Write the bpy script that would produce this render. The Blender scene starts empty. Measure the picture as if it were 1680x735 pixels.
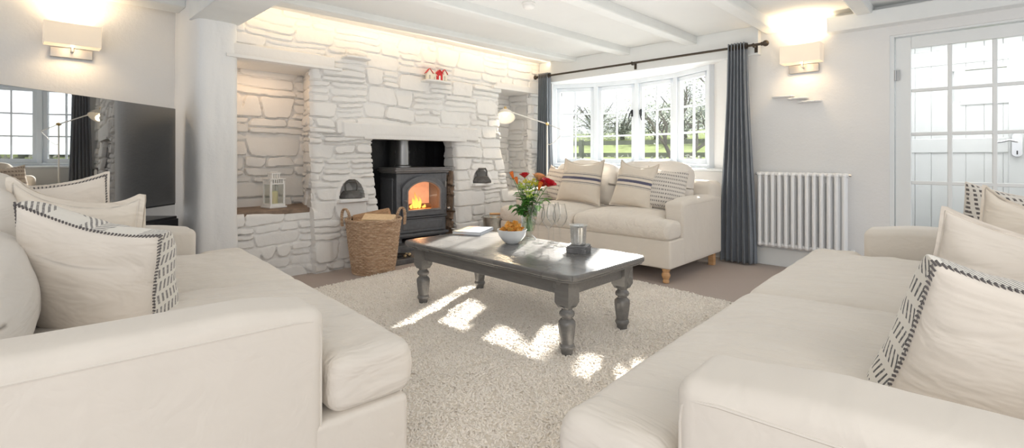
import bpy, bmesh, math, random
import numpy as np
from mathutils import Vector, Matrix, Euler
PI = math.pi
SC = bpy.context.scene
COL = SC.collection
rnd = random.Random(7)

# ---------------------------------------------------------------- helpers
def link_mesh(name, me, mats=None, parent=None, loc=None, rot=None, smooth=True, sharp=None):
    o = bpy.data.objects.new(name, me)
    COL.objects.link(o)
    if mats is not None:
        for m in (mats if isinstance(mats, (list, tuple)) else [mats]):
            me.materials.append(m)
    if smooth:
        me.polygons.foreach_set('use_smooth', [True] * len(me.polygons))
        if sharp is not None:
            me.set_sharp_from_angle(angle=math.radians(sharp))
    if parent is not None:
        o.parent = parent
    if loc is not None:
        o.location = loc
    if rot is not None:
        o.rotation_euler = rot
    return o

def tag(o, label=None, cat=None, group=None, kind=None):
    if label: o['label'] = label
    if cat: o['category'] = cat
    if group: o['group'] = group
    if kind: o['kind'] = kind
    return o

def empty(name, loc=(0, 0, 0), rot=(0, 0, 0), label=None, cat=None, group=None, kind=None):
    o = bpy.data.objects.new(name, None)
    COL.objects.link(o)
    o.location = loc
    o.rotation_euler = rot
    o.empty_display_size = 0.1
    return tag(o, label, cat, group, kind)

def copy_tree(o, parent=None):
    c = o.copy()
    COL.objects.link(c)
    if parent is not None:
        c.parent = parent
    for ch in list(o.children):
        copy_tree(ch, c)
    return c

class MB:
    """collects shapes, links them as one mesh"""
    def __init__(s):
        s.v = []; s.f = []; s.m = []; s.cur = 0
    def add(s, vs, fs):
        b = len(s.v)
        s.v.extend([tuple(map(float, p)) for p in vs])
        for f in fs:
            s.f.append([b + i for i in f]); s.m.append(s.cur)
        return s
    def box(s, c, d, rot=None):
        x, y, z = d[0] / 2, d[1] / 2, d[2] / 2
        p = [(-x, -y, -z), (x, -y, -z), (x, y, -z), (-x, y, -z), (-x, -y, z), (x, -y, z), (x, y, z), (-x, y, z)]
        if rot is not None:
            M = Euler(rot).to_matrix(); p = [M @ Vector(q) for q in p]
        p = [(q[0] + c[0], q[1] + c[1], q[2] + c[2]) for q in p]
        return s.add(p, [(3, 2, 1, 0), (4, 5, 6, 7), (0, 1, 5, 4), (1, 2, 6, 5), (2, 3, 7, 6), (3, 0, 4, 7)])
    def box2(s, a, b):
        return s.box([(a[i] + b[i]) / 2 for i in range(3)], [abs(b[i] - a[i]) for i in range(3)])
    def bar(s, p0, p1, w, h, up=(0, 0, 1)):
        p0 = Vector(p0); p1 = Vector(p1); d = (p1 - p0).normalized()
        x = d.cross(Vector(up)).normalized() * w / 2
        y = x.cross(d).normalized() * h / 2
        vs = [p0 - x - y, p0 + x - y, p0 + x + y, p0 - x + y, p1 - x - y, p1 + x - y, p1 + x + y, p1 - x + y]
        return s.add(vs, [(3, 2, 1, 0), (4, 5, 6, 7), (0, 1, 5, 4), (1, 2, 6, 5), (2, 3, 7, 6), (3, 0, 4, 7)])
    def tube(s, pts, r, n=10, closed=False, caps=True):
        pts = [Vector(p) for p in pts]; N = len(pts)
        rs = r if isinstance(r, (list, tuple)) else [r] * N
        vs = []; ref = None
        for i in range(N):
            if closed:
                d = (pts[(i + 1) % N] - pts[i - 1]).normalized()
            else:
                d = (pts[min(i + 1, N - 1)] - pts[max(i - 1, 0)]).normalized()
            if ref is None:
                ref = d.orthogonal().normalized()
            ref = (ref - d * ref.dot(d))
            ref = ref.normalized() if ref.length > 1e-6 else d.orthogonal().normalized()
            b = d.cross(ref)
            for k in range(n):
                a = 2 * PI * k / n
                vs.append(pts[i] + (ref * math.cos(a) + b * math.sin(a)) * rs[i])
        fs = []
        for i in range(N if closed else N - 1):
            j = (i + 1) % N
            for k in range(n):
                fs.append((i * n + k, i * n + (k + 1) % n, j * n + (k + 1) % n, j * n + k))
        if caps and not closed:
            fs.append(tuple(reversed(range(n)))); fs.append(tuple(range((N - 1) * n, N * n)))
        return s.add(vs, fs)
    def lathe(s, prof, c=(0, 0, 0), n=24, caps=True):
        vs = []; fs = []
        for (r, z) in prof:
            for k in range(n):
                a = 2 * PI * k / n
                vs.append((c[0] + r * math.cos(a), c[1] + r * math.sin(a), c[2] + z))
        N = len(prof)
        for i in range(N - 1):
            for k in range(n):
                fs.append((i * n + k, i * n + (k + 1) % n, (i + 1) * n + (k + 1) % n, (i + 1) * n + k))
        if caps:
            fs.append(tuple(reversed(range(n)))); fs.append(tuple(range((N - 1) * n, N * n)))
        return s.add(vs, fs)
    def prism(s, poly, h0, h1, axis='z'):
        n = len(poly)
        def P(p, h):
            if axis == 'z': return (p[0], p[1], h)
            if axis == 'y': return (p[0], h, p[1])
            return (h, p[0], p[1])
        vs = [P(p, h0) for p in poly] + [P(p, h1) for p in poly]
        fs = [tuple(reversed(range(n))), tuple(range(n, 2 * n))]
        fs += [(i, (i + 1) % n, n + (i + 1) % n, n + i) for i in range(n)]
        return s.add(vs, fs)
    def sphere(s, c, r, n=12, m=8, sc=(1, 1, 1)):
        vs = [(c[0], c[1], c[2] - r * sc[2])]; fs = []
        for i in range(1, m):
            t = PI * i / m
            for k in range(n):
                a = 2 * PI * k / n
                vs.append((c[0] + r * sc[0] * math.sin(t) * math.cos(a), c[1] + r * sc[1] * math.sin(t) * math.sin(a), c[2] - r * sc[2] * math.cos(t)))
        vs.append((c[0], c[1], c[2] + r * sc[2])); T = len(vs) - 1
        for k in range(n):
            fs.append((0, 1 + (k + 1) % n, 1 + k))
            fs.append((T, 1 + (m - 2) * n + k, 1 + (m - 2) * n + (k + 1) % n))
        for i in range(m - 2):
            for k in range(n):
                fs.append((1 + i * n + k, 1 + i * n + (k + 1) % n, 1 + (i + 1) * n + (k + 1) % n, 1 + (i + 1) * n + k))
        return s.add(vs, fs)
    def mesh(s, name, fix=False):
        me = bpy.data.meshes.new(name)
        me.from_pydata(s.v, [], s.f)
        me.polygons.foreach_set('material_index', s.m)
        me.update()
        if fix:
            bm = bmesh.new(); bm.from_mesh(me); bmesh.ops.recalc_face_normals(bm, faces=bm.faces); bm.to_mesh(me); bm.free()
        return me
    def build(s, name, mat, parent=None, loc=None, rot=None, smooth=True, sharp=35, bevel=0, seg=2, fix=False):
        me = s.mesh(name, fix or bevel > 0)
        o = link_mesh(name, me, mat, parent, loc, rot, smooth, sharp)
        if bevel:
            b = o.modifiers.new('bevel', 'BEVEL'); b.width = bevel; b.segments = seg; b.limit_method = 'ANGLE'; b.angle_limit = math.radians(40)
            b.harden_normals = False
        return o

def fast_mesh(name, V, F):
    """V (n,3) array, F (m,4) or (m,3) int array"""
    me = bpy.data.meshes.new(name)
    V = np.asarray(V, dtype=np.float32); F = np.asarray(F, dtype=np.int32); k = F.shape[1]
    me.vertices.add(len(V)); me.vertices.foreach_set('co', V.ravel())
    me.loops.add(F.size); me.loops.foreach_set('vertex_index', F.ravel())
    me.polygons.add(len(F))
    me.polygons.foreach_set('loop_start', np.arange(len(F), dtype=np.int32) * k)
    me.polygons.foreach_set('loop_total', np.full(len(F), k, dtype=np.int32))
    me.update(calc_edges=True); me.validate()
    return me

def grid_faces(n, m, mask=None, wrap_n=False, wrap_m=False, flip=False):
    I = np.arange(n if wrap_n else n - 1); J = np.arange(m if wrap_m else m - 1)
    i, j = np.meshgrid(I, J, indexing='ij')
    a = i * m + j; b = ((i + 1) % n) * m + j; c = ((i + 1) % n) * m + (j + 1) % m; d = i * m + (j + 1) % m
    F = np.stack([a, b, c, d], -1)
    if flip: F = F[..., ::-1]
    if mask is not None: F = F[mask]
    return F.reshape(-1, 4)

def grid_mesh(name, P, mask=None, flip=False, wrap_n=False, wrap_m=False):
    n, m = P.shape[:2]
    F = grid_faces(n, m, mask, wrap_n, wrap_m, flip)
    used = np.unique(F); idx = -np.ones(n * m, dtype=np.int64); idx[used] = np.arange(len(used))
    return fast_mesh(name, P.reshape(-1, 3)[used], idx[F])

_lat = np.random.RandomState(11).rand(64, 256, 256)
def vnoise(x, y, seed=0):
    L = _lat[seed % 64]
    xi = np.floor(x).astype(int); yi = np.floor(y).astype(int)
    fx = x - xi; fy = y - yi
    fx = fx * fx * (3 - 2 * fx); fy = fy * fy * (3 - 2 * fy)
    g = lambda a, b: L[a % 256, b % 256]
    return (g(xi, yi) * (1 - fx) + g(xi + 1, yi) * fx) * (1 - fy) + (g(xi, yi + 1) * (1 - fx) + g(xi + 1, yi + 1) * fx) * fy
def fbm(x, y, seed=0, o=3):
    r = 0; a = .5
    for k in range(o):
        r = r + a * (vnoise(x * 2 ** k, y * 2 ** k, seed + k) * 2 - 1); a *= .5
    return r
def sstep(a, b, x):
    t = np.clip((x - a) / (b - a), 0, 1); return t * t * (3 - 2 * t)

def axis_pts(h, r, mid):
    """coordinates -h..h, dense inside the rounded margin r"""
    k = 5
    e = [h - r + r * i / k for i in range(k + 1)]
    m = list(np.linspace(-(h - r), h - r, mid + 1))[1:-1]
    return np.array([-x for x in reversed(e)] + m + e)

def softbox_data(sx, sy, sz, r, mid=(10, 10, 4), crown=(0, 0, 0), crown_n=(0, 0, 0)):
    """rounded box centred at origin; crown = extra bulge of the +faces, crown_n of the -faces"""
    h = np.array([sx, sy, sz]) / 2
    ax = [axis_pts(h[i], min(r, h[i] * .98), mid[i]) for i in range(3)]
    VV = []; FF = []; base = 0
    for a in range(3):
        b, c = (a + 1) % 3, (a + 2) % 3
        for s in (-1, 1):
            A, B = np.meshgrid(ax[b], ax[c], indexing='ij')
            P = np.zeros(A.shape + (3,)); P[..., a] = s * h[a]; P[..., b] = A; P[..., c] = B
            n, m = A.shape
            F = grid_faces(n, m, flip=(s < 0)) + base
            VV.append(P.reshape(-1, 3)); FF.append(F); base += n * m
    V = np.concatenate(VV); F = np.concatenate(FF)
    rr = np.minimum(r, h * .98)
    U = V / h
    q = np.clip(V, -(h - rr), h - rr); d = V - q
    dn = d / rr
    L = np.linalg.norm(dn, axis=1, keepdims=True)
    linf = np.max(np.abs(dn), axis=1, keepdims=True)
    dn = np.where(L > 1e-9, dn / np.maximum(L, 1e-9) * linf, dn)
    V = q + dn * rr
    for a in range(3):
        b, c = (a + 1) % 3, (a + 2) % 3
        fall = (1 - np.clip(np.abs(U[:, b]), 0, 1) ** 2) * (1 - np.clip(np.abs(U[:, c]), 0, 1) ** 2)
        w = (U[:, a] + 1) / 2
        V[:, a] += fall * (crown[a] * w - crown_n[a] * (1 - w))
    return V, F

def weld(me, dist=1e-5):
    bm = bmesh.new(); bm.from_mesh(me); bmesh.ops.remove_doubles(bm, verts=bm.verts, dist=dist)
    bmesh.ops.recalc_face_normals(bm, faces=bm.faces)
    bm.to_mesh(me); bm.free(); return me

def softbox(name, size, r, c=(0, 0, 0), mat=None, parent=None, mid=(10, 10, 4), crown=(0, 0, 0), crown_n=(0, 0, 0), warp=None, loc=None, rot=None):
    V, F = softbox_data(*size, r, mid, crown, crown_n)
    V = V + np.array(c)
    if warp is not None: V = warp(V)
    me = weld(fast_mesh(name, V, F))
    return link_mesh(name, me, mat, parent, loc, rot)

def remesh(name, boxes, voxel=.014, smooth=6, mat=None, parent=None, warp=None, post=None):
    """union of soft boxes given as (centre, size, radius), voxel-remeshed to one soft solid"""
    VV = []; FF = []; b = 0
    for (c, sz, r) in boxes:
        V, F = softbox_data(*sz, r, (6, 6, 3)); VV.append(V + np.array(c)); FF.append(F + b); b += len(V)
    me = weld(fast_mesh(name + '_tmp', np.concatenate(VV), np.concatenate(FF)))
    o = link_mesh(name, me)
    m = o.modifiers.new('r', 'REMESH'); m.mode = 'VOXEL'; m.voxel_size = voxel
    if smooth:
        s = o.modifiers.new('s', 'SMOOTH'); s.iterations = smooth; s.factor = .5
    dg = bpy.context.evaluated_depsgraph_get()
    me2 = bpy.data.meshes.new_from_object(o.evaluated_get(dg))
    bpy.data.objects.remove(o); bpy.data.meshes.remove(me)
    me2.name = name
    if post is not None:
        n = len(me2.vertices); co = np.empty(n * 3, dtype=np.float32); me2.vertices.foreach_get('co', co)
        co = post(co.reshape(-1, 3).astype(float)); me2.vertices.foreach_set('co', co.astype(np.float32).ravel()); me2.update()
    return link_mesh(name, me2, mat, parent)

# ---------------------------------------------------------------- materials
class NT:
    def __init__(s, name):
        s.m = bpy.data.materials.new(name); s.m.use_nodes = True
        s.t = s.m.node_tree; s.n = s.t.nodes; s.n.clear()
        s.out = s.n.new('ShaderNodeOutputMaterial')
    def node(s, typ, **kw):
        n = s.n.new(typ)
        for k, v in kw.items(): setattr(n, k, v)
        return n
    def set(s, n, **kw):
        for k, v in kw.items(): n.inputs[k.replace('_', ' ')].default_value = v
        return n
    def link(s, a, b): s.t.links.new(a, b)
    def val(s, sock, v):
        if hasattr(v, 'links') or isinstance(v, bpy.types.NodeSocket): s.link(v, sock)
        else: sock.default_value = v
    def math(s, op, a, b=0, c=0):
        n = s.node('ShaderNodeMath', operation=op)
        s.val(n.inputs[0], a); s.val(n.inputs[1], b)
        if len(n.inputs) > 2: s.val(n.inputs[2], c)
        return n.outputs[0]
    def mix(s, f, a, b):
        n = s.node('ShaderNodeMix', data_type='RGBA')
        s.val(n.inputs['Factor'], f); s.val(n.inputs['A'] if False else n.inputs[6], a); s.val(n.inputs[7], b)
        return n.outputs[2]
    def noise(s, scale=5, detail=2, rough=.5, vec=None, dist=0):
        n = s.node('ShaderNodeTexNoise'); n.inputs['Scale'].default_value = scale
        n.inputs['Detail'].default_value = detail; n.inputs['Roughness'].default_value = rough; n.inputs['Distortion'].default_value = dist
        if vec is not None: s.link(vec, n.inputs['Vector'])
        return n.outputs['Fac']
    def obj(s, scale=None):
        c = s.node('ShaderNodeTexCoord').outputs['Object']
        if scale is None: return c
        m = s.node('ShaderNodeMapping'); m.inputs['Scale'].default_value = scale; s.link(c, m.inputs['Vector'])
        return m.outputs['Vector']
    def ramp(s, f, stops):
        n = s.node('ShaderNodeValToRGB'); e = n.color_ramp.elements
        while len(e) < len(stops): e.new(.5)
        for i, (p, c) in enumerate(stops): e[i].position = p; e[i].color = c4(c)
        s.val(n.inputs['Fac'], f); return n.outputs['Color']
    def bump(s, h, strength=.3, dist=.01, nrm=None):
        n = s.node('ShaderNodeBump'); n.inputs['Strength'].default_value = strength; n.inputs['Distance'].default_value = dist
        s.link(h, n.inputs['Height'])
        if nrm is not None: s.link(nrm, n.inputs['Normal'])
        return n.outputs['Normal']
    def bsdf(s, color=(.8, .8, .8), rough=.5, metal=0, **kw):
        b = s.node('ShaderNodeBsdfPrincipled')
        s.val(b.inputs['Base Color'], c4(color) if isinstance(color, tuple) else color)
        s.val(b.inputs['Roughness'], rough); s.val(b.inputs['Metallic'], metal)
        for k, v in kw.items():
            s.val(b.inputs[k.replace('_', ' ')], v)
        s.link(b.outputs[0], s.out.inputs['Surface']); return b
def c4(c): return tuple(c) + (1,) if len(c) == 3 else tuple(c)

def simple(name, color, rough=.5, metal=0, nscale=0, namt=.1, bump=0, bscale=60, bdist=.004, **kw):
    t = NT(name); col = color
    if nscale:
        f = t.noise(nscale, 4, .6, t.obj())
        lo = tuple(x * (1 - namt) for x in color); hi = tuple(min(1, x * (1 + namt)) for x in color)
        col = t.ramp(f, [(.3, lo), (.7, hi)])
    b = t.bsdf(col, rough, metal, **kw)
    if bump:
        t.link(t.bump(t.noise(bscale, 4, .6, t.obj()), bump, bdist), b.inputs['Normal'])
    return t.m

def m_plaster(name, color, bump=.25, big=.5):
    t = NT(name); v = t.obj()
    n1 = t.noise(7, 3, .5, v); n2 = t.noise(45, 4, .65, v); n3 = t.noise(2.2, 2, .5, v)
    col = t.ramp(n3, [(.3, tuple(x * .965 for x in color)), (.7, color)])
    b = t.bsdf(col, .75)
    h = t.math('ADD', t.math('MULTIPLY', n1, big), t.math('MULTIPLY', n2, .22))
    t.link(t.bump(h, bump, .03), b.inputs['Normal']); return t.m

def m_fabric(name, color, wr=.25, weave=900, amt=.05, rough=.9, wr_scale=(2.2, 7, 7)):
    t = NT(name); v = t.obj()
    n = t.noise(3, 3, .6, v); f = t.noise(weave, 2, .6, v)
    col = t.ramp(n, [(.3, tuple(x * (1 - amt) for x in color)), (.7, color)])
    b = t.bsdf(col, rough, Sheen_Weight=.25, Sheen_Roughness=.5)
    w = t.noise(1.6, 3, .55, t.obj(wr_scale), .6)
    n1 = t.bump(w, wr, .05); t.link(t.bump(f, .12, .002, n1), b.inputs['Normal']); return t.m

def m_thin_glass(name, tint=(1, 1, 1), refl=1.0, base=.03, mx=.6, edge=None):
    t = NT(name)
    tr = t.node('ShaderNodeBsdfTransparent'); tr.inputs[0].default_value = c4(tint)
    g = t.node('ShaderNodeBsdfGlossy'); g.inputs['Roughness'].default_value = .01
    fr = t.node('ShaderNodeLayerWeight'); fr.inputs['Blend'].default_value = .5
    p = t.math('POWER', fr.outputs['Facing'], 3.0)
    if edge: t.link(t.ramp(t.math('POWER', fr.outputs['Facing'], 2.2), [(.12, tint), (.85, edge)]), tr.inputs[0])
    f = t.math('ADD', t.math('MULTIPLY', p, mx * refl), base)
    mx_ = t.node('ShaderNodeMixShader'); t.link(f, mx_.inputs[0]); t.link(tr.outputs[0], mx_.inputs[1]); t.link(g.outputs[0], mx_.inputs[2])
    t.link(mx_.outputs[0], t.out.inputs['Surface']); return t.m

def m_emit(name, color, strength):
    t = NT(name); e = t.node('ShaderNodeEmission'); e.inputs[0].default_value = c4(color); e.inputs[1].default_value = strength
    t.link(e.outputs[0], t.out.inputs['Surface']); return t.m

def m_wood(name, c1, c2, scale=(3, 3, 30), rough=.55, n=6):
    t = NT(name); v = t.obj(scale)
    f = t.noise(n, 5, .65, v, 1.2)
    b = t.bsdf(t.ramp(f, [(.3, c1), (.7, c2)]), rough)
    t.link(t.bump(f, .25, .004), b.inputs['Normal']); return t.m

M = {}
M['plaster'] = m_plaster('white_plaster', (.79, .79, .785), .3)
M['plaster_warm'] = m_plaster('warm_white_plaster', (.79, .78, .765), .35)
M['ceil'] = m_plaster('ceiling_paint', (.77, .78, .77), .12)
M['beam'] = simple('beam_paint', (.76, .775, .765), .6, nscale=4, namt=.03, bump=.12, bscale=18, bdist=.02)
M['wood_white'] = simple('white_gloss_paint', (.79, .81, .81), .35, nscale=5, namt=.015)
M['frame_shaded'] = simple('shaded_window_paint', (.74, .775, .81), .4, nscale=5, namt=.015)  # bluish-grey shading of the white frames is put into this colour
def m_stone():
    t = NT('painted_stone'); v = t.obj()
    n3 = t.noise(1.3, 2, .5, v); n1 = t.noise(60, 5, .7, v); n2 = t.noise(14, 4, .6, v)
    col = t.ramp(n3, [(.3, (.73, .715, .695)), (.7, (.785, .775, .76))])
    b = t.bsdf(col, .65)
    h = t.math('ADD', t.math('MULTIPLY', n1, .35), n2)
    t.link(t.bump(h, .35, .012), b.inputs['Normal']); return t.m
M['stone'] = m_stone()
M['brick_sooty'] = simple('sooty_bare_stone', (.40, .28, .20), .85, nscale=16, namt=.55, bump=.5, bscale=30, bdist=.02)
M['soot'] = simple('black_soot', (.008, .008, .009), .35, nscale=8, namt=.5, bump=.3, bscale=25, bdist=.02)
M['bench_top'] = simple('brown_stone_shelf', (.22, .155, .11), .6, nscale=9, namt=.35, bump=.3, bscale=20)
M['slate'] = simple('dark_slate_hearth', (.10, .098, .10), .55, nscale=8, namt=.5, bump=.4, bscale=18, bdist=.02)
M['carpet'] = simple('taupe_carpet', (.46, .395, .36), .97, nscale=220, namt=.22, bump=.6, bscale=330, bdist=.006)
M['linen'] = m_fabric('cream_linen', (.725, .675, .61), .12)
M['linen_seat'] = m_fabric('cream_linen_seat', (.74, .69, .625), .45, wr_scale=(9, 2.2, 7))
M['linen_grey'] = m_fabric('cream_linen_back', (.735, .70, .655), .2, wr_scale=(2.5, 4, 9))
M['piping'] = simple('linen_piping', (.69, .645, .585), .9)
M['oak'] = m_wood('light_oak', (.56, .31, .14), (.70, .43, .22), (2, 2, 14))
def m_table():
    t = NT('grey_painted_wood'); v = t.obj((14, 1.6, 14))
    f = t.noise(5, 5, .65, v, .4); g = t.noise(2.5, 3, .6, t.obj())
    col = t.ramp(f, [(.25, (.115, .114, .112)), (.75, (.165, .162, .16))])
    col = t.mix(t.ramp(g, [(.55, (0, 0, 0)), (.8, (.35, .35, .35))]), col, c4((.23, .215, .20)))
    b = t.bsdf(col, t.math('ADD', t.math('MULTIPLY', g, .2), .16), Specular_IOR_Level=.6)
    t.link(t.bump(f, .12, .003), b.inputs['Normal']); return t.m
M['table'] = m_table()
M['iron'] = simple('stove_black_iron', (.12, .125, .138), .42, nscale=30, namt=.15, bump=.12, bscale=220, bdist=.002, Specular_IOR_Level=.6)
M['iron_top'] = simple('stove_top_plate', (.20, .19, .19), .45, nscale=12, namt=.2, bump=.1, bscale=120, bdist=.002)
M['steel'] = simple('brushed_steel', (.42, .42, .42), .32, 1)
M['chrome'] = simple('chrome', (.75, .75, .76), .15, 1)
M['nickel'] = simple('satin_nickel', (.58, .55, .51), .35, 1)
M['bronze'] = simple('dark_bronze', (.085, .07, .055), .45, .8)
M['brass'] = simple('brass', (.70, .48, .20), .28, 1)
M['black'] = simple('black_plastic', (.012, .012, .013), .3)
M['black_iron'] = simple('black_wrought_iron', (.02, .02, .022), .5, .3)
M['galv'] = simple('galvanised_zinc', (.46, .46, .43), .42, .85, nscale=18, namt=.25)
M['curtain'] = m_fabric('slate_blue_curtain', (.205, .23, .265), .10, 500, .12, .8)
M['radiator'] = simple('radiator_enamel', (.86, .87, .88), .28)
M['shade'] = None
M['white_enamel'] = simple('white_enamel', (.86, .85, .82), .3)
M['white_tin'] = simple('white_painted_tin', (.85, .84, .82), .4)
M['red'] = simple('red_paint', (.62, .03, .03), .5)
M['candle'] = simple('cream_candle_wax', (.85, .76, .48), .5, Subsurface_Weight=.3)
M['ceramic'] = simple('white_ceramic', (.82, .84, .86), .22)
M['crisp'] = simple('fried_crisp', (.72, .36, .07), .5, nscale=40, namt=.4, bump=.4, bscale=60)
M['pages'] = simple('page_edges', (.78, .80, .83), .8)
M['coaster'] = simple('grey_slate_coaster', (.19, .19, .195), .5, nscale=25, namt=.35, bump=.25, bscale=60)
M['pane'] = m_thin_glass('window_pane_glass', (1, 1, 1), .5, .015)
M['wineglass'] = m_thin_glass('wine_glass', (.98, .985, .985), 1.3, .05, .8, (.50, .52, .52))
M['lantern_glass'] = m_thin_glass('lantern_glass', (.96, .97, .96), .6, .03)
# ---------------------------------------------------------------- camera
H = 1.08
cam_d = bpy.data.cameras.new('camera'); cam = bpy.data.objects.new('camera', cam_d); COL.objects.link(cam)
cam.location = (0, 0, H); cam.rotation_euler = (PI / 2, 0, math.atan2(800, 830) - PI / 2)
cam_d.sensor_width = 36; cam_d.lens = 36 * 800 / 1680; cam_d.shift_y = -(367.5 - 257) / 1680
cam_d.clip_start = .05; cam_d.clip_end = 400
SC.camera = cam

CEIL = 2.39
def struct(o): o['kind'] = 'structure'; return o

# ---------------------------------------------------------------- floor / ceiling
mb = MB(); mb.box2((-2.6, -2.2, -.1), (5.95, 5.3, 0)); struct(mb.build('floor', M['carpet']))
mb = MB(); mb.box2((-2.6, -1.2, CEIL), (5.9, 5.4, CEIL + .15)); struct(mb.build('ceiling', M['ceil']))

# ---------------------------------------------------------------- ceiling beams
k = 1
def beam(p0, p1, w, z0, z1=CEIL + .02, mat='beam', bev=.012):
    global k
    d = Vector((p1[0] - p0[0], p1[1] - p0[1], 0)).normalized(); nrm = Vector((-d.y, d.x, 0)) * w / 2
    poly = [(p0[0] - nrm.x, p0[1] - nrm.y), (p1[0] - nrm.x, p1[1] - nrm.y), (p1[0] + nrm.x, p1[1] + nrm.y), (p0[0] + nrm.x, p0[1] + nrm.y)]
    m = MB(); m.prism(poly, z0, z1); o = struct(m.build('trim_%d' % k, M[mat], bevel=bev)); k += 1; return o
beam((1.20, 4.19), (5.3, 3.93), .16, 2.335)
beam((.2, 3.28), (5.3, 3.12), .14, 2.31)
beam((.2, 2.36), (5.3, 2.30), .13, 2.305)
beam((.2, 1.50), (5.3, 1.50), .12, 2.305)
beam((.2, .72), (5.3, .74), .12, 2.315)
beam((1.19, -.2), (1.19, 4.6), .34, 2.18, bev=.006)           # deep beam carried by the pillar
beam((-2.5, 4.93), (1.05, 4.93), .26, 2.33)
# header board over the bow window, wall beam over the door
m = MB(); m.box2((5.22, 1.61, 2.105), (5.34, 4.5, 2.392)); struct(m.build('trim_8', M['wood_white'], bevel=.006))
m = MB(); m.box2((5.17, -1.4, 2.205), (5.34, 1.02, 2.34)); struct(m.build('trim_9', M['wood_white'], bevel=.008))

# ---------------------------------------------------------------- television wall + pillar
m = MB(); m.box2((-2.6, 5.2, 0), (1.4, 5.34, CEIL + .1)); struct(m.build('wall_left', M['plaster_warm']))
def pillar():
    zs = np.linspace(0, 2.42, 90); n = 96
    P = np.zeros((len(zs), n, 3))
    a = np.linspace(0, 2 * PI, n, endpoint=False)
    for i, z in enumerate(zs):
        hx, hy = .158, .40; e = 7
        c, s_ = np.cos(a), np.sin(a)
        r = (np.abs(c) ** e + np.abs(s_) ** e) ** (-1 / e)
        x = c * r * hx; y = s_ * r * hy
        bul = .012 * fbm(a * 2.2 + 3, np.full_like(a, z * 2.0), 5) * np.sin(a / 2) + .03 * (1 - sstep(0, .8, np.full_like(a, z))) * .5
        P[i, :, 0] = 1.20 + x * (1 + bul / .16); P[i, :, 1] = 4.86 + y * (1 + bul / .42); P[i, :, 2] = z
    return struct(link_mesh('wall_pillar', grid_mesh('wall_pillar', P, wrap_m=True, flip=True), M['plaster']))
pillar()

# ---------------------------------------------------------------- stone chimney wall
def stones(X, Z, x0, x1, z0, z1, seed, rows=(.13, .26), wid=(.16, .52), gap=.0062):
    """rubble masonry: relief height for every sample point"""
    R = random.Random(seed)
    wx = X + .03 * fbm(X * 3.1, Z * 5.3, seed + 1, 2) + .012 * fbm(X * 14, Z * 14, seed + 2, 2)
    wz = Z + .035 * fbm(X * 2.3, Z * 2.0, seed + 3, 2) + .010 * fbm(X * 11, Z * 12, seed + 4, 2)
    Hh = np.full(X.shape, -.022)
    def stone(a, b, c, d):
        kk = R.uniform(-.35, .35) if d - c > .1 else R.uniform(-.5, .5)
        k2 = R.uniform(-.35, .35) if d - c > .1 else R.uniform(-.5, .5)
        zc = (c + d) / 2
        xm = wx + 0
        dl = xm + kk * (wz - zc) - a; dr = b - (xm + k2 * (wz - zc))
        dz0 = wz - c; dz1 = d - wz
        sx = np.minimum(dl, dr); sz = np.minimum(dz0, dz1)
        dd = np.minimum(sx, sz)
        dd = dd - .25 * np.maximum(0, .03 - np.abs(sx - sz)) * (np.minimum(sx, sz) < .05)
        off = R.uniform(-.010, .014); tx = R.uniform(-.04, .04); tz = R.uniform(-.03, .16)
        prof = sstep(gap * .35, gap * 1.7, dd)
        h = off + tx * (X - (a + b) / 2) + tz * (zc - Z) * .8 + .006 * fbm(X * 9, Z * 9, seed + 9, 2)
        val = -.022 + prof * (h + .022)
        return np.where(dd > 0, np.maximum(Hh, val), Hh)
    z = z0 - .02
    while z < z1 + .02:
        hgt = R.uniform(*rows)
        if z + hgt > z1 - .07: hgt = z1 - z + .04
        x = x0 - R.uniform(0, .2)
        while x < x1 + .05:
            w = R.uniform(*wid)
            if hgt < .17: w *= 1.25
            t = R.random()
            if t < .45 or hgt < .11:
                Hh = stone(x, x + w, z, z + hgt)
            elif t < .80:
                f = R.uniform(.3, .7); w2 = w * 1.15
                Hh = stone(x, x + w2, z, z + hgt * f); 
                if R.random() < .5:
                    Hh = stone(x, x + w2, z + hgt * f, z + hgt)
                else:
                    g = R.uniform(.35, .65); Hh = stone(x, x + w2 * g, z + hgt * f, z + hgt); Hh = stone(x + w2 * g, x + w2, z + hgt * f, z + hgt)
                w = w2
            else:
                w2 = w * 1.2; f1 = R.uniform(.25, .4); f2 = R.uniform(.6, .75)
                for a_, b_ in ((0, f1), (f1, f2), (f2, 1)): Hh = stone(x, x + w2, z + hgt * a_, z + hgt * b_)
                w = w2
            x += w
        z += hgt
    return Hh

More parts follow.
